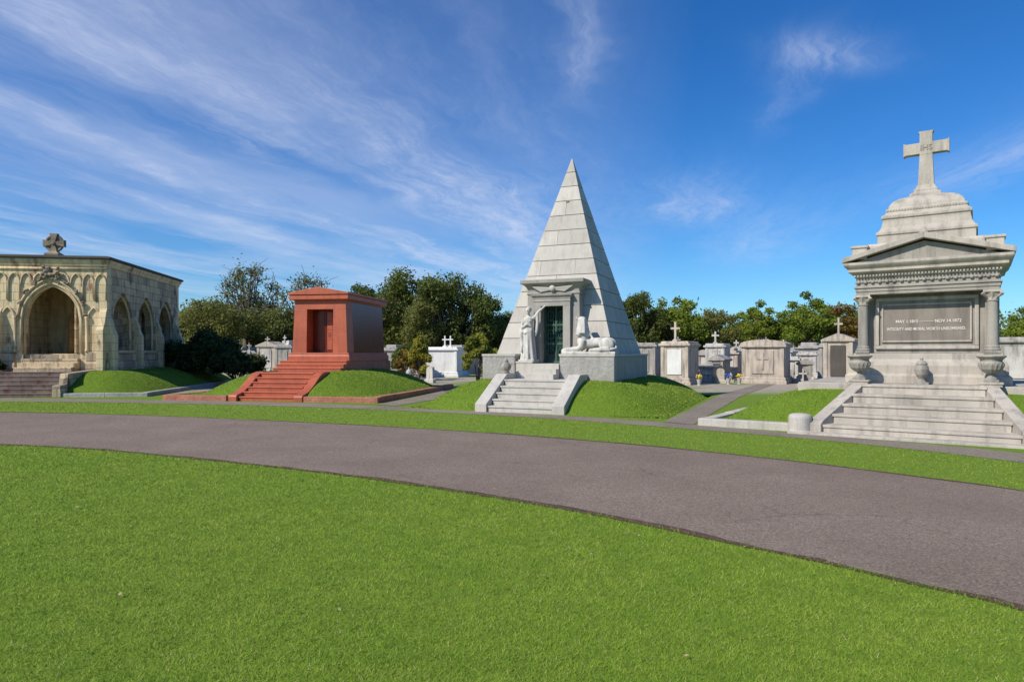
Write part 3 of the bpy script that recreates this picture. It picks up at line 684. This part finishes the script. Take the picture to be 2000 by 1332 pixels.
c_=[(-.135,6.56),(.135,6.56),(.135,cz-.135),(.42,cz-.135),(.48,cz-.165),(.48,cz+.165),(.42,cz+.135),(.135,cz+.135),(.135,7.07),(.165,7.13),(-.165,7.13),(-.135,7.07),(-.135,cz+.135),(-.42,cz+.135),(-.48,cz+.165),(-.48,cz-.165),(-.42,cz-.135),(-.135,cz-.135)]
g.prism([(x+x0,z) for x,z in c_],3.88,4.08)
CR=g.obj('cross',MON,T,bevel=.008)
textobj('monogram','IHS',.18,INKD,CR,x0,3.874,cz,1)
g=Geo(); g.lathe(0,2.6,[(.1,4.43),(.1,4.48),(.05,4.52),(.02,4.58)],10); g.obj('finial',MON,T)

def urn(u,v,label):
    e=thing('stone_urn',label,'urn',FM.w(u,v,1.092),35,'fluted stone urns on stair pedestals')
    g=Geo(); g.stack(-.13,.13,-.13,.13,[(0,0),(0,.05)]); g.lathe(0,0,[(.11,.05),(.1,.08),(.05,.13),(.05,.16),(.07,.17)],20); g.obj('foot',MOND,e)
    g=Geo(); g.lathe(0,0,[(.05,.17),(.12,.20),(.19,.27),(.225,.36),(.225,.40)],48,lambda a,z:1+(.05*math.cos(16*a) if .18<z<.39 else 0))
    g.lathe(0,0,[(.225,.40),(.19,.44),(.20,.48),(.25,.52),(.27,.54),(.26,.56),(.20,.55),(.16,.50)],40); g.obj('bowl',MOND,e)
urn(-1.24,2.05,'wide fluted stone urn on a stair pedestal'); urn(1.24,2.05,'wide fluted stone urn on a stair pedestal')
e=thing('lidded_urn','narrow lidded stone urn in front of the monument base','urn',FM.w(-.03,2.34,.998),35)
g=Geo(); g.stack(-.14,.14,-.14,.14,[(0,0),(0,.05)]); g.lathe(0,0,[(.10,.05),(.06,.10),(.06,.13),(.12,.22),(.145,.34),(.13,.42),(.10,.45)],24); g.obj('body',MOND,e,smooth=False)
g=Geo(); g.lathe(0,0,[(.12,.45),(.12,.47),(.08,.52),(.03,.55),(.04,.58),(.01,.62)],20); g.obj('lid',MOND,e)
g=Geo(); g.lathe(0,0,[(.25,-.05),(.25,.05),(.235,.06),(.235,.33),(.22,.38),(.15,.41),(.02,.42)],28)
o=g.obj('stone_post',CONC,None,bevel=.01,smooth=False); o.location=(6.18,14.28,0); tag(o,'low round-topped pale stone post beside the stairs','post')

# ------------------------------------------------------------ background tombs
def tomb(x,y,w,d,h,rot,style,mat,crossh=0,label=None,cx=0,door=None,cs=1.):
    e=thing('tomb',label or 'weathered stone above-ground tomb among other tombs','tomb',(x,y,0),rot,'above-ground tombs in the cemetery')
    a=w/2
    g=Geo(); g.stack(-a,a,0,d,[(.12,-.05),(.12,.16),(.06,.18),(.06,.34),(.0,.36),(0,.40)]); g.obj('base',mat,e,bevel=.012)
    g=Geo(); g.stack(-a+.04,a-.04,.04,d-.04,[(0,.402),(0,h-.30)])
    for s in (-1,1): g.box(s*(a-.12)-.09,s*(a-.12)+.09,-.0,.05,.403,h-.303)
    g.obj('wall',mat,e,bevel=.01)
    g=Geo()
    if style=='flat': g.stack(-a,a,0,d,[(0,h-.298),(.08,h-.24),(.08,h-.14),(-.03,h-.12),(-.03,h-.05),(-.08,h)])
    elif style=='gable':
        g.stack(-a,a,0,d,[(0,h-.298),(.08,h-.24),(.08,h-.16)]); g.prism([(-a-.08,h-.158),(a+.08,h-.158),(0,h+w*.12)],-.08,d+.08)
    elif style=='step':
        g.stack(-a,a,0,d,[(0,h-.298),(.1,h-.26),(.1,h-.16),(-.15,h-.15),(-.15,h-.02),(-.3,h),(-.3,h+.14),(-.36,h+.2)])
    else:
        g.stack(-a,a,0,d,[(0,h-.298),(.10,h-.25),(.10,h-.15)])
        n=12; g.prism([(-a-.06,h-.148)]+[((a+.06)*-math.cos(math.pi*k/n),h-.10+.26*math.sin(math.pi*k/n)) for k in range(n+1)]+[(a+.06,h-.148)],-.06,d+.06)
    g.obj('roof',mat,e,bevel=.01)
    if mat is not WHITE:
        g=Geo(); g.box(-w*.25,w*.25,-.012,.038,min(.55,h*.4),h-.45); g.obj('door',door or random.choice([TOMBW,TOMBG,DKST,mat]),e,bevel=.006)
    if style=='round' and h>2:
        g=Geo(); g.box(-.06,.06,-.05,-.013,.8,1.75); g.box(-.3,-.062,-.05,-.013,1.35,1.47); g.box(.062,.3,-.05,-.013,1.35,1.47); g.obj('relief_cross',mat,e,bevel=.01)
    for k in range(cx or (1 if crossh else 0)):
        uo=0 if not cx or cx==1 else (.35+k*.42); b=h-.05; t=crossh
        g=Geo(); g.stack(uo-.14,uo+.14,.1,.38,[(0,b-.1),(0,b+.10),(-.05,b+.13),(-.05,b+.17)]); g.box(uo-.045*cs,uo+.045*cs,.2,.29,b+.15,t)
        z=t-(t-b)*.32; g.box(uo-.2*cs,uo+.2*cs,.202,.288,z-.045*cs,z+.045*cs); g.obj('cross',WHITE if mat is WHITE else mat,e,bevel=.008)
tomb(-5.2,47.5,2.7,2.4,2.15,14,'flat',WHITE,2.95,'bright white tomb with two small crosses on top',2)
tomb(-19.2,52,1.6,2.2,2.45,5,'gable',TOMBB,3.0,'buff stone tomb with a small cross')
tomb(-17.2,50,1.3,2.2,2.35,5,'flat',TOMBG)
tomb(-22.2,56,1.2,1.6,1.9,0,'flat',TOMBG,2.6)
tomb(-9.2,50,1.4,2.2,2.15,12,'step',TOMBG)
tomb(-7.7,56,1.6,2.2,2.3,12,'gable',TOMBB,3.0)
tomb(8.0,41,1.7,2.4,2.35,24,'flat',TOMBG,door=TOMBG)
tomb(8.75,35.9,1.55,2.6,2.35,28,'flat',TOMBB,3.4,'buff stone tomb with white tablet and a cross on its roof',door=WHITE,cs=1.25)
tomb(13.4,44,1.3,2.2,2.35,28,'flat',TOMBW,3.15,'grey stone tomb topped by a pale cross',cs=1.2)
tomb(17.5,53,1.8,2.4,2.2,28,'flat',TOMBB,door=DKST)
tomb(14.0,37.2,2.3,2.6,2.3,30,'round',TOMBB,0,'wide round-topped stone tomb with carved cross',door=TOMBB)
tomb(21.8,49,1.7,2.4,2.3,30,'step',TOMBG)
tomb(25.2,58,2.4,2.6,3.0,30,'gable',TOMBB)
tomb(16.4,33.5,1.4,2.4,2.55,33,'gable',TOMBB,3.5,'buff stone tomb with tall cross beside the monument')
tomb(19.3,40,1.6,2.2,2.3,33,'flat',TOMBG,door=DKST)
tomb(23.2,30.6,1.8,2.4,2.45,38,'flat',TOMBG)
tomb(25.5,33,1.8,2.4,2.2,38,'gable',TOMBB)
for x,y,w_,h_,st_,m_,cr in ((11.3,45.5,1.1,1.9,'step',TOMBW,0),(15.9,43.0,1.2,1.6,'flat',TOMBB,0),(11.4,39.0,.8,1.1,'flat',TOMBG,0),(17.9,44.0,1.1,2.0,'gable',TOMBW,2.6),(18.6,36.0,.8,1.2,'step',TOMBG,0),
  (12.5,40.8,.9,1.5,'gable',TOMBG,2.0),(15.4,47.2,1.2,1.9,'step',TOMBB,0),(16.8,50,1.3,2.1,'gable',TOMBW,2.7),(20.4,46,1.2,1.8,'flat',TOMBW,0),(20.0,52.5,1.6,2.4,'step',TOMBG,3.0),(12.0,48.8,1.3,2.2,'gable',TOMBB,0),(23.8,50.5,1.5,2.2,'gable',TOMBW,2.8),(10.2,43,1.0,1.7,'round',TOMBG,0),(16.9,38.4,.8,1.3,'gable',TOMBG,0),(17.2,41.2,1.0,1.5,'flat',TOMBW,0),(14.3,49.5,1.0,1.8,'round',TOMBG,0),(18.9,48.5,1.1,2.0,'flat',TOMBG,0),(12.9,52,1.4,2.3,'flat',TOMBG,3.0)):
    tomb(x,y,w_,1.9,h_,random.uniform(24,34),st_,m_,cr)
random.seed(11)
for i in range(74):
    y=random.uniform(53,78); fx=random.choice([random.uniform(-.44,-.33),random.uniform(-.2,-.02),random.uniform(.18,.55),random.uniform(.18,.55),random.uniform(.18,.55),random.uniform(.72,.8)])
    h_=random.uniform(1.1,2.6)
    tomb(fx*y,y,random.uniform(.8,2.0),2.2,h_,random.uniform(0,40),random.choice(['flat','gable','step','round']),random.choice([TOMBG,TOMBB,TOMBW,TOMBG]),random.choice([0,0,h_+.65]))
def headstone(x,y,s,rot,kind):
    g=Geo(); g.stack(-.35*s,.35*s,0,.3*s,[(0,-.05),(0,.2*s),(-.05,.24*s)])
    if kind==0: g.box(-.05*s,.05*s,.1*s,.2*s,.23*s,1.2*s); g.box(-.26*s,.26*s,.102*s,.198*s,.82*s,.92*s)
    elif kind==1:
        g.prism([(-.25*s,.235*s)]+[(-.25*s*math.cos(math.pi*k/8),.8*s+.2*s*math.sin(math.pi*k/8)) for k in range(9)]+[(.25*s,.235*s)],.08*s,.2*s)
    else: g.lathe(0,.15*s,[(.14*s,.24*s),(.08*s,.34*s),(.18*s,.6*s),(.15*s,.75*s),(.06*s,.82*s),(.02*s,.95*s)],14)
    o=g.obj('headstone',random.choice([TOMBB,TOMBG,TOMBW]),None,bevel=.01); o.location=(x,y,0); o.rotation_euler=(0,0,-math.radians(rot)); tag(o,['stone grave cross on a small base','round-topped stone grave marker','small stone grave urn on a base'][kind],'gravestone','small grave markers among the tombs')
random.seed(5)
for i in range(34):
    y=random.uniform(33,52); fx=random.choice([random.uniform(.275,.34),random.uniform(.40,.5),random.uniform(-.42,-.36),random.uniform(-.19,-.12),random.uniform(.3,.5)])
    headstone(fx*y,y,random.uniform(.5,.95),random.uniform(0,35),random.choice([0,1,2,2]))
# flower vases
for x,y,mf in ((11.9,36.6,BLUEF),(12.6,36.9,YELF),(9.9,35.2,YELF)):
    e=thing('flower_vase','small stone vase of flowers beside a tomb','flowers',(x,y,0),0)
    g=Geo(); g.lathe(0,0,[(.10,0),(.08,.05),(.12,.25),(.14,.32),(.11,.33)],14); g.obj('vase',CONC,e)
    g=Geo()
    for k in range(22): 
        a=random.uniform(0,6.28); q=random.uniform(0,.18); g.ell((q*math.cos(a),q*math.sin(a),.40+random.uniform(0,.16)),(.045,.045,.035),None,6,5)
    g.obj('flowers',mf,e)

# ------------------------------------------------------------ trees
def leaves(cent,rad,n,size,r,flat=.8,outb=.5,sc_=.2):
    W=rad**2; W=W/W.sum(); idx=r.choice(len(rad),n,p=W)
    d=r.normal(size=(n,3)); d/=np.linalg.norm(d,axis=1)[:,None]
    rr=rad[idx]*(r.uniform(.15,1.,n)**.45)*(1+sc_*r.normal(size=n))
    P=cent[idx]+d*rr[:,None]*np.array([1,1,flat])
    nrm=d*outb+r.normal(size=(n,3))*.6+np.array([0,0,.25]); nrm/=np.linalg.norm(nrm,axis=1)[:,None]
    a=np.cross(nrm,r.normal(size=(n,3))); a/=np.linalg.norm(a,axis=1)[:,None]; b=np.cross(nrm,a)
    s=(size*r.uniform(.6,1.3,n))[:,None]
    V=np.stack([P-a*s,P+b*s*.55,P+a*s,P-b*s*.55],1).reshape(-1,3)
    F=np.arange(4*n).reshape(n,4)
    lt=r.uniform(0,.5,len(rad)); tone=np.clip(lt[idx]+.25*d[:,2]+r.uniform(0,.5,n),0,1)  # clump tops lighter: bright highlights put into the leaf colour
    return V,F,np.repeat(tone,4)
def treedata(seed,H,R,n,size,mat,nl=26,sparse=False,low=.25):
    r=np.random.default_rng(seed); random.seed(seed)
    cent=[];rad=[]
    zc=H*(low+1)/2; hz=H*(1-low)/2
    while len(cent)<nl:
        p=r.uniform(-1,1,3)
        q=np.linalg.norm(p)
        if q>1 or q<.35: continue
        k=.78+.25*math.sin(3*math.atan2(p[1],p[0])+seed)
        rd=R*r.uniform(.12,.30)*(1.1 if sparse else 1)
        cent.append((p[0]*R*.88*k,p[1]*R*.88*k,zc+p[2]*(hz-rd*.6))); rad.append(rd)
    cent=np.array(cent);rad=np.array(rad)
    V,F,t=leaves(cent,rad,n,size,r,sc_=.45 if sparse else .2)
    crown=npmesh('crown',V,F,t,mat)
    g=Geo(); th=H*(low+.12); lean=r.uniform(-.3,.3,2)
    tr=H*.028
    g.tube([(0,0,-.1),(lean[0]*.3,lean[1]*.3,th*.5),(lean[0],lean[1],th)],[tr*1.4,tr,tr*.85],10)
    for i in range(len(cent)):
        if sparse or i%2==0:
            c=cent[i]; s=np.array([lean[0],lean[1],th*r.uniform(.7,1.)]); m_=(s+c)/2+np.array([0,0,-.06*H])*r.uniform(0,1)+r.normal(size=3)*.15
            k0=.32 if sparse else .5
            g.tube([s,m_,c],[tr*k0,tr*k0*.6,tr*.12],6)
            for k in range(9 if sparse else 2):
                dd=r.normal(size=3)*rad[i]*(.75 if sparse else .4); g.tube([c*.9+m_*.1,c+dd*.5+[0,0,.05],c+dd],[tr*.12,tr*.08,tr*.04],4)
    return g.mesh('trunk'),crown
for_var={}
def variant(k,*a,**kw):
    t,c=treedata(*a,**kw); t.materials.append(BARK); for_var[k]=(t,c)
variant('oakA',1,8.8,4.3,19000,.13,LF_DARK,nl=70,low=.15)
variant('oakB',2,8.6,3.6,16000,.13,LF_DARK,nl=62,low=.12)
variant('olive',3,6.5,4.0,16000,.12,LF_OLIVE,nl=60,low=.1)
variant('sparse',4,9.5,3.6,2600,.12,LF_OLIVE,nl=34,sparse=True,low=.35)
variant('bright',5,8.0,2.8,11000,.13,LF_BRIGHT,nl=42,low=.22)
variant('rust',6,7.0,2.8,10000,.13,LF_RUST,nl=40,low=.2)
variant('mid',8,7.0,3.0,11000,.13,LF_BRIGHT,nl=44,low=.12)
variant('oakC',9,8.6,3.9,16000,.13,LF_OLIVE,nl=60,low=.12)
def tree(k,x,y,s,rz,label):
    e=thing('tree',label,'tree',(x,y,0),rz,'trees behind the tombs'); e.scale=(s,s,s)
    for nme,me in zip(('trunk','crown'),for_var[k]):
        o=bpy.data.objects.new(nme,me); col.objects.link(o); o.parent=e
def tp(px,topy,Y,k,H0,rz,label):
    H=1.7+(690-topy)*Y/1300; tree(k,(px-1000)*Y/1300,Y,H/H0,rz,label)
DK='broad dark green oak with rounded clumpy crown'; OL='broad olive-green oak with clumpy crown'
tp(412,574,58,'olive',6.4,10,'low spreading olive-green tree behind the tombs')
tp(478,508,64,'sparse',9.6,40,'thinly leafed tree with bare branches showing')
tp(605,532,64,'sparse',9.6,190,'thinly leafed tree rising behind the red mausoleum')
tp(530,592,62,'olive',6.4,70,'low spreading olive-green tree behind the tombs')
tp(640,575,66,'oakC',8.6,120,OL)
tp(710,550,66,'oakB',8.6,200,DK)
tp(785,523,62,'oakA',8.8,30,DK)
tp(835,566,57,'oakC',8.6,330,OL)
tp(880,533,58,'oakA',8.8,150,DK)
tp(945,570,60,'oakB',8.6,290,DK)
tp(1000,600,62,'oakC',8.6,250,OL)
tp(1245,566,62,'oakB',8.6,20,DK)
tp(1200,600,64,'oakC',8.6,80,OL)
tp(1285,596,66,'oakC',8.6,20,OL)
tp(1330,570,64,'mid',7.0,300,'mid green tree with feathery crown')
tp(1395,598,66,'oakC',8.6,0,OL)
tp(1440,602,70,'mid',7.0,90,'mid green tree with feathery crown')
tp(1492,583,60,'bright',8.0,60,'bright sunlit green tree with airy crown')
tp(1572,564,56,'bright',8.0,210,'bright sunlit green tree with airy crown')
tp(1540,598,60,'mid',7.0,200,'mid green tree with feathery crown')
tp(1635,586,58,'rust',7.0,100,'rusty olive tree turning brown')
tp(1690,600,60,'oakC',8.6,160,OL)
tp(1770,610,60,'oakB',8.6,170,DK)
tp(1990,596,50,'bright',8.0,260,'bright sunlit green tree with airy crown')
tp(2050,590,55,'oakB',8.6,250,DK)
tp(330,600,60,'oakC',8.6,50,OL)
tp(60,600,62,'oakB',8.6,15,DK)
def shrub(x,y,R,H,n,size,mat,label,seed,up=False,z=0):
    r=np.random.default_rng(seed); nl=34
    p=r.uniform(-1,1,(nl,2)); p*= (R*.75); zz=H*.45*(1-(np.hypot(p[:,0],p[:,1])/R)**2)+r.uniform(0,.3,nl)*H
    cent=np.c_[p,zz+ .1*H]; rad=r.uniform(.12,.30,nl)*min(R,H*1.1)
    V,F,t=leaves(cent,rad,n,size,r,.9)
    V[:,2]=np.abs(V[:,2]); e=thing('shrub',label,'shrub',(x,y,z),0)
    o=bpy.data.objects.new('foliage',npmesh('foliage',V,F,t,mat)); col.objects.link(o); o.parent=e
    g=Geo()
    for i in range(6): g.tube([(0,0,-.05),tuple(cent[i]*.5),tuple(cent[i])],[.05,.035,.015],6)
    g.obj('stem',BARK,e)
shrub(-16.9,36.5,2.4,2.6,17000,.10,LF_SHRUB,'large dark evergreen shrub beside the gothic tomb',21,z=.3)
shrub(-14.9,36.0,1.6,1.7,9000,.10,LF_SHRUB,'dark low evergreen shrub spreading over the lawn',22,z=.2)
shrub(-21.9,27.6,.75,.95,4000,.09,LF_SHRUB,'small dark shrub in front of the gothic tomb',23,z=.75)
shrub(-1.75,34,.95,3.3,10000,.07,LF_YEL,'tall yellow-green shrub near the pyramid tomb',24)
shrub(-.7,36,1.0,2.4,9000,.07,LF_YEL,'yellow-green shrub near the pyramid tomb',25)
shrub(-5.9,42,1.0,3.2,9000,.08,LF_YEL,'olive and rusty shrub beside the white tomb',26)
shrub(-6.6,42.5,.9,2.2,7000,.08,LF_RUST,'low rusty brown shrub beside the white tomb',27)
shrub(-7.2,46,1.3,2.6,9000,.09,LF_DARK,'dark green shrub behind the tombs',28)
r=np.random.default_rng(5); nl=600
cx=r.uniform(-110,120,nl); cy=r.uniform(80,98,nl); ch=r.uniform(1.5,6.3,nl)+1.1*np.sin(cx*.13)+.8*np.sin(cx*.31)
V,F,t=leaves(np.c_[cx,cy,np.maximum(ch,1.)],r.uniform(1.0,2.5,nl),90000,.25,r,.8)
V[:,2]=np.abs(V[:,2]); o=bpy.data.objects.new('distant_wood',npmesh('distant_wood',V,F,t,LF_OLIVE)); col.objects.link(o); o['kind']='stuff'

# ------------------------------------------------------------ grass blades
m,nt,out=newmat('grass_blades')
at=node(nt,'ShaderNodeAttribute',attribute_name='tone').outputs['Fac']; ge=nt.nodes.new('ShaderNodeNewGeometry'); pos=ge.outputs['Position']
c=mix(nt,at,(.17,.30,.024),(.36,.53,.055))
c=mix(nt,ramp(nt,noise(nt,pos,.55,6,.65),[(.38,0.),(.66,.65)]),c,(.40,.49,.07))
c=mix(nt,ramp(nt,noise(nt,pos,2.6,6,.7),[(.42,0.),(.70,.75)]),c,(.14,.27,.024))
c=mix(nt,ramp(nt,noise(nt,pos,13,5,.7),[(.48,0.),(.72,.65)]),c,(.12,.23,.022))
c=mix(nt,ramp(nt,noise(nt,node(nt,'ShaderNodeMapping',{0:pos,1:(7.,3.,0.)}).outputs[0],8,5,.7),[(.56,0.),(.72,.5)]),c,(.48,.52,.12))
c=mix(nt,ramp(nt,at,[(.955,0.),(.965,1.)]),c,(.52,.49,.20))
nu=node(nt,'ShaderNodeVectorMath',{0:ge.outputs['Normal'],'Scale':.42},operation='SCALE').outputs[0]
nu=node(nt,'ShaderNodeVectorMath',{0:nu,1:(0,0,.65)},operation='ADD').outputs[0]
nu=node(nt,'ShaderNodeVectorMath',{0:nu},operation='NORMALIZE').outputs[0]
d=node(nt,'ShaderNodeBsdfPrincipled',{'Base Color':c,'Roughness':.65,'Normal':nu,'Specular IOR Level':.2}); t_=node(nt,'ShaderNodeBsdfTranslucent',{'Color':c})
s_=node(nt,'ShaderNodeMixShader',{0:.3,1:d.outputs[0],2:t_.outputs[0]}); nt.links.new(s_.outputs[0],out.inputs[0]); GRASS=m
def pip(P,poly):
    x,y=P[:,0],P[:,1]; ins=np.zeros(len(P),bool); n=len(poly)
    for i in range(n):
        x0,y0=poly[i]; x1,y1=poly[(i+1)%n]
        if y0==y1: continue
        c=((y0>y)!=(y1>y))&(x<(x1-x0)*(y-y0)/(y1-y0)+x0); ins^=c
    return ins
def blades(P,w,L,r,lean=(25,80)):
    n=len(P); cl=.5+.5*np.sin(P[:,0]*9+3*np.sin(P[:,1]*5))*np.sin(P[:,1]*11+2*np.sin(P[:,0]*7))
    az=r.uniform(0,2*np.pi,n)+0.; tl=np.radians(r.uniform(*lean,n)); L=L*r.uniform(.4,1.2,n)*(1+.35*cl)
    L=L*np.where(r.uniform(0,1,n)<.02,1.6,1.)
    D=np.c_[np.cos(az)*np.sin(tl),np.sin(az)*np.sin(tl),np.cos(tl)]*L[:,None]
    az2=r.uniform(0,2*np.pi,n); W=np.c_[np.cos(az2),np.sin(az2),np.zeros(n)]*(w*r.uniform(.7,1.2,n))[:,None]
    return np.stack([P-W,P+W,P+D],1).reshape(-1,3)
r=np.random.default_rng(77)
def lawn(poly,n,rmin,rmax,amax=48,p=1.):
    rr=rmin+(rmax-rmin)*r.uniform(0,1,n)**p; a=np.radians(r.uniform(-amax,amax,n)); P=np.c_[rr*np.sin(a),rr*np.cos(a)]
    k=pip(P,poly); P=P[k]; rr=rr[k]; return np.c_[P,np.zeros(len(P))],rr
lawnpoly=np.vstack([resamp(nearS,160),[(0,-12),(-55,-12)]])
strip=np.vstack([resamp(farS,160),resamp(swnS,160)[::-1]])
A,ra=lawn(lawnpoly,1150000,2.0,18,52,1.85); A3,ra3=lawn(strip,260000,8.5,29,52)
VS=[]
for P,rr in ((A,ra),(A3,ra3)):
    VS.append(blades(P,.0013*(rr/3)**.95+.0005,.024*(rr/3)**.15,r))
for fr,u0,u1,v0,v1,h,skip in mounds:
    n=75000; U=r.uniform(u0,u1,n); Vv=r.uniform(v0,min(v1,8.5),n); z=h(U,Vv); k=z>-.1
    for a,b,c_,d_ in skip: k&=~((U>a)&(U<b)&(Vv>c_)&(Vv<d_))
    U,Vv,z=U[k],Vv[k],z[k]
    P=np.c_[fr.x+U*fr.c+Vv*fr.s,fr.y-U*fr.s+Vv*fr.c,z]
    VS.append(blades(P,np.full(len(P),.009),np.full(len(P),.04),r))
V=np.vstack(VS); nb=len(V)//3; print('blades',nb)
tone=np.repeat(r.uniform(0,1,nb),3)
o=bpy.data.objects.new('grass',npmesh('grass',V,np.arange(nb*3).reshape(nb,3),tone,GRASS)); col.objects.link(o); o['kind']='stuff'
LEAF=plain('dead_leaf',(.34,.26,.15),.7,0,.4,60)
nl=30; P,_=lawn(lawnpoly,nl*2,2.5,9); P[:,2]=.03; n=len(P)
a=r.uniform(0,6.28,n); s=.022*r.uniform(.6,1.3,n)[:,None]; ax=np.c_[np.cos(a),np.sin(a),r.uniform(-.4,.4,n)]; bx=np.c_[-np.sin(a),np.cos(a),r.uniform(-.4,.4,n)]
V=np.stack([P-ax*s,P+bx*s*.5,P+ax*s,P-bx*s*.5],1).reshape(-1,3)
o=bpy.data.objects.new('fallen_leaves',npmesh('fallen_leaves',V,np.arange(4*n).reshape(n,4),None,LEAF)); col.objects.link(o); o['kind']='stuff'

# ------------------------------------------------------------ world
w=bpy.data.worlds.new('World'); sc.world=w; w.use_nodes=True; nt=w.node_tree; nt.nodes.clear()
S=Vector((-.80,-.60,0)).normalized(); el=math.radians(42); Sd=Vector((S.x*math.cos(el),S.y*math.cos(el),math.sin(el)))
sky=node(nt,'ShaderNodeTexSky',sky_type='NISHITA',sun_disc=False,sun_elevation=el,sun_rotation=math.radians(233),altitude=0.,air_density=1.,dust_density=.3,ozone_density=2.5)
tcw=nt.nodes.new('ShaderNodeTexCoord').outputs['Generated']
sp=node(nt,'ShaderNodeSeparateXYZ',{0:tcw}); zz=math_(nt,'MAXIMUM',sp.outputs[2],.02)
px=math_(nt,'DIVIDE',sp.outputs[0],zz); py=math_(nt,'DIVIDE',sp.outputs[1],zz)
ww=math_(nt,'SUBTRACT',px,math_(nt,'MULTIPLY',py,.23)); ll=py
warp=noise(nt,node(nt,'ShaderNodeCombineXYZ',{0:px,1:py,2:0.}).outputs[0],.55,5,.6)
wq=math_(nt,'ADD',ww,math_(nt,'MULTIPLY',math_(nt,'SUBTRACT',warp,.5),1.0))
def cv(a,b,s1,s2,o=.3): return node(nt,'ShaderNodeCombineXYZ',{0:math_(nt,'MULTIPLY',a,s1),1:math_(nt,'MULTIPLY',b,s2),2:o}).outputs[0]
n1=noise(nt,cv(wq,ll,1.3,.2),1.,7,.6); n2=noise(nt,cv(wq,ll,7.,1.1),1.,10,.75); n3=noise(nt,cv(wq,ll,.9,.3),1.3,3,.5)
n4=noise(nt,cv(px,py,2.2,1.6,4.),1.,8,.7)
fib=ramp(nt,n2,[(.36,0.),(.72,1.)])
puff=ramp(nt,n4,[(.38,.4),(.64,1.)])
band=ramp(nt,n1,[(.42,0.),(.64,1.)])
leftm=node(nt,'ShaderNodeMapRange',{0:ww,1:.1,2:-1.9,3:0.,4:1.}).outputs[0]
A_=math_(nt,'MULTIPLY',math_(nt,'MULTIPLY',band,math_(nt,'MULTIPLY',puff,math_(nt,'ADD',math_(nt,'MULTIPLY',fib,.7),.3))),leftm)
haze=math_(nt,'MULTIPLY',leftm,math_(nt,'ADD',.05,math_(nt,'MULTIPLY',ramp(nt,n3,[(.35,0.),(.65,1.)]),.26)))
tot=math_(nt,'ADD',math_(nt,'MULTIPLY',A_,.74),haze)
def wisp(cw,cl,sw,sl,amp,tilt=0.,src=None):
    dw=math_(nt,'SUBTRACT',src or wq,cw); dl=math_(nt,'SUBTRACT',ll,cl); dw=math_(nt,'SUBTRACT',dw,math_(nt,'MULTIPLY',dl,tilt))
    a=math_(nt,'POWER',math_(nt,'ABSOLUTE',math_(nt,'DIVIDE',dw,sw)),2.); b=math_(nt,'POWER',math_(nt,'ABSOLUTE',math_(nt,'DIVIDE',dl,sl)),2.)
    e=math_(nt,'EXPONENT',math_(nt,'MULTIPLY',math_(nt,'ADD',a,b),-1.))
    return math_(nt,'MULTIPLY',math_(nt,'MULTIPLY',e,amp),math_(nt,'ADD',math_(nt,'MULTIPLY',fib,.8),.2))
for q in ((-.25,2.15,.07,.45,.42),(.56,2.22,.16,.14,.62),(.47,2.55,.09,.4,.22,-.1),(.15,4.5,.3,.7,.5),(-1.1,5.0,.5,1.2,.5),(1.7,3.5,.3,.8,.45),(.9,6.,.5,1.5,.35)):
    tot=math_(nt,'ADD',tot,wisp(*q))
fade=ramp(nt,sp.outputs[2],[(.02,0.),(.10,1.)])
tot=math_(nt,'MINIMUM',math_(nt,'MULTIPLY',tot,fade),.85)
hs_=node(nt,'ShaderNodeHueSaturation',{'Saturation':1.32,'Value':1.,'Color':sky.outputs[0]}).outputs[0]
tint=mix(nt,1.,hs_,(.55,.90,1.22),'MULTIPLY')
cl=mix(nt,tot,tint,(6.2,6.8,8.4))
bg=node(nt,'ShaderNodeBackground',{'Color':cl,'Strength':.11}); wo=nt.nodes.new('ShaderNodeOutputWorld'); nt.links.new(bg.outputs[0],wo.inputs[0])
L=bpy.data.lights.new('sun','SUN'); L.energy=5.0; L.angle=math.radians(.5); L.color=(1.,.93,.82)
lo=bpy.data.objects.new('sun',L); col.objects.link(lo); lo.rotation_euler=Sd.to_track_quat('Z','Y').to_euler()
cam=bpy.data.cameras.new('camera'); cam.lens=23.4; cam.sensor_width=36; cam.shift_y=.012; cam.clip_end=3000
co=bpy.data.objects.new('camera',cam); col.objects.link(co); co.location=(0,0,1.7); co.rotation_euler=(math.pi/2,0,0); sc.camera=co
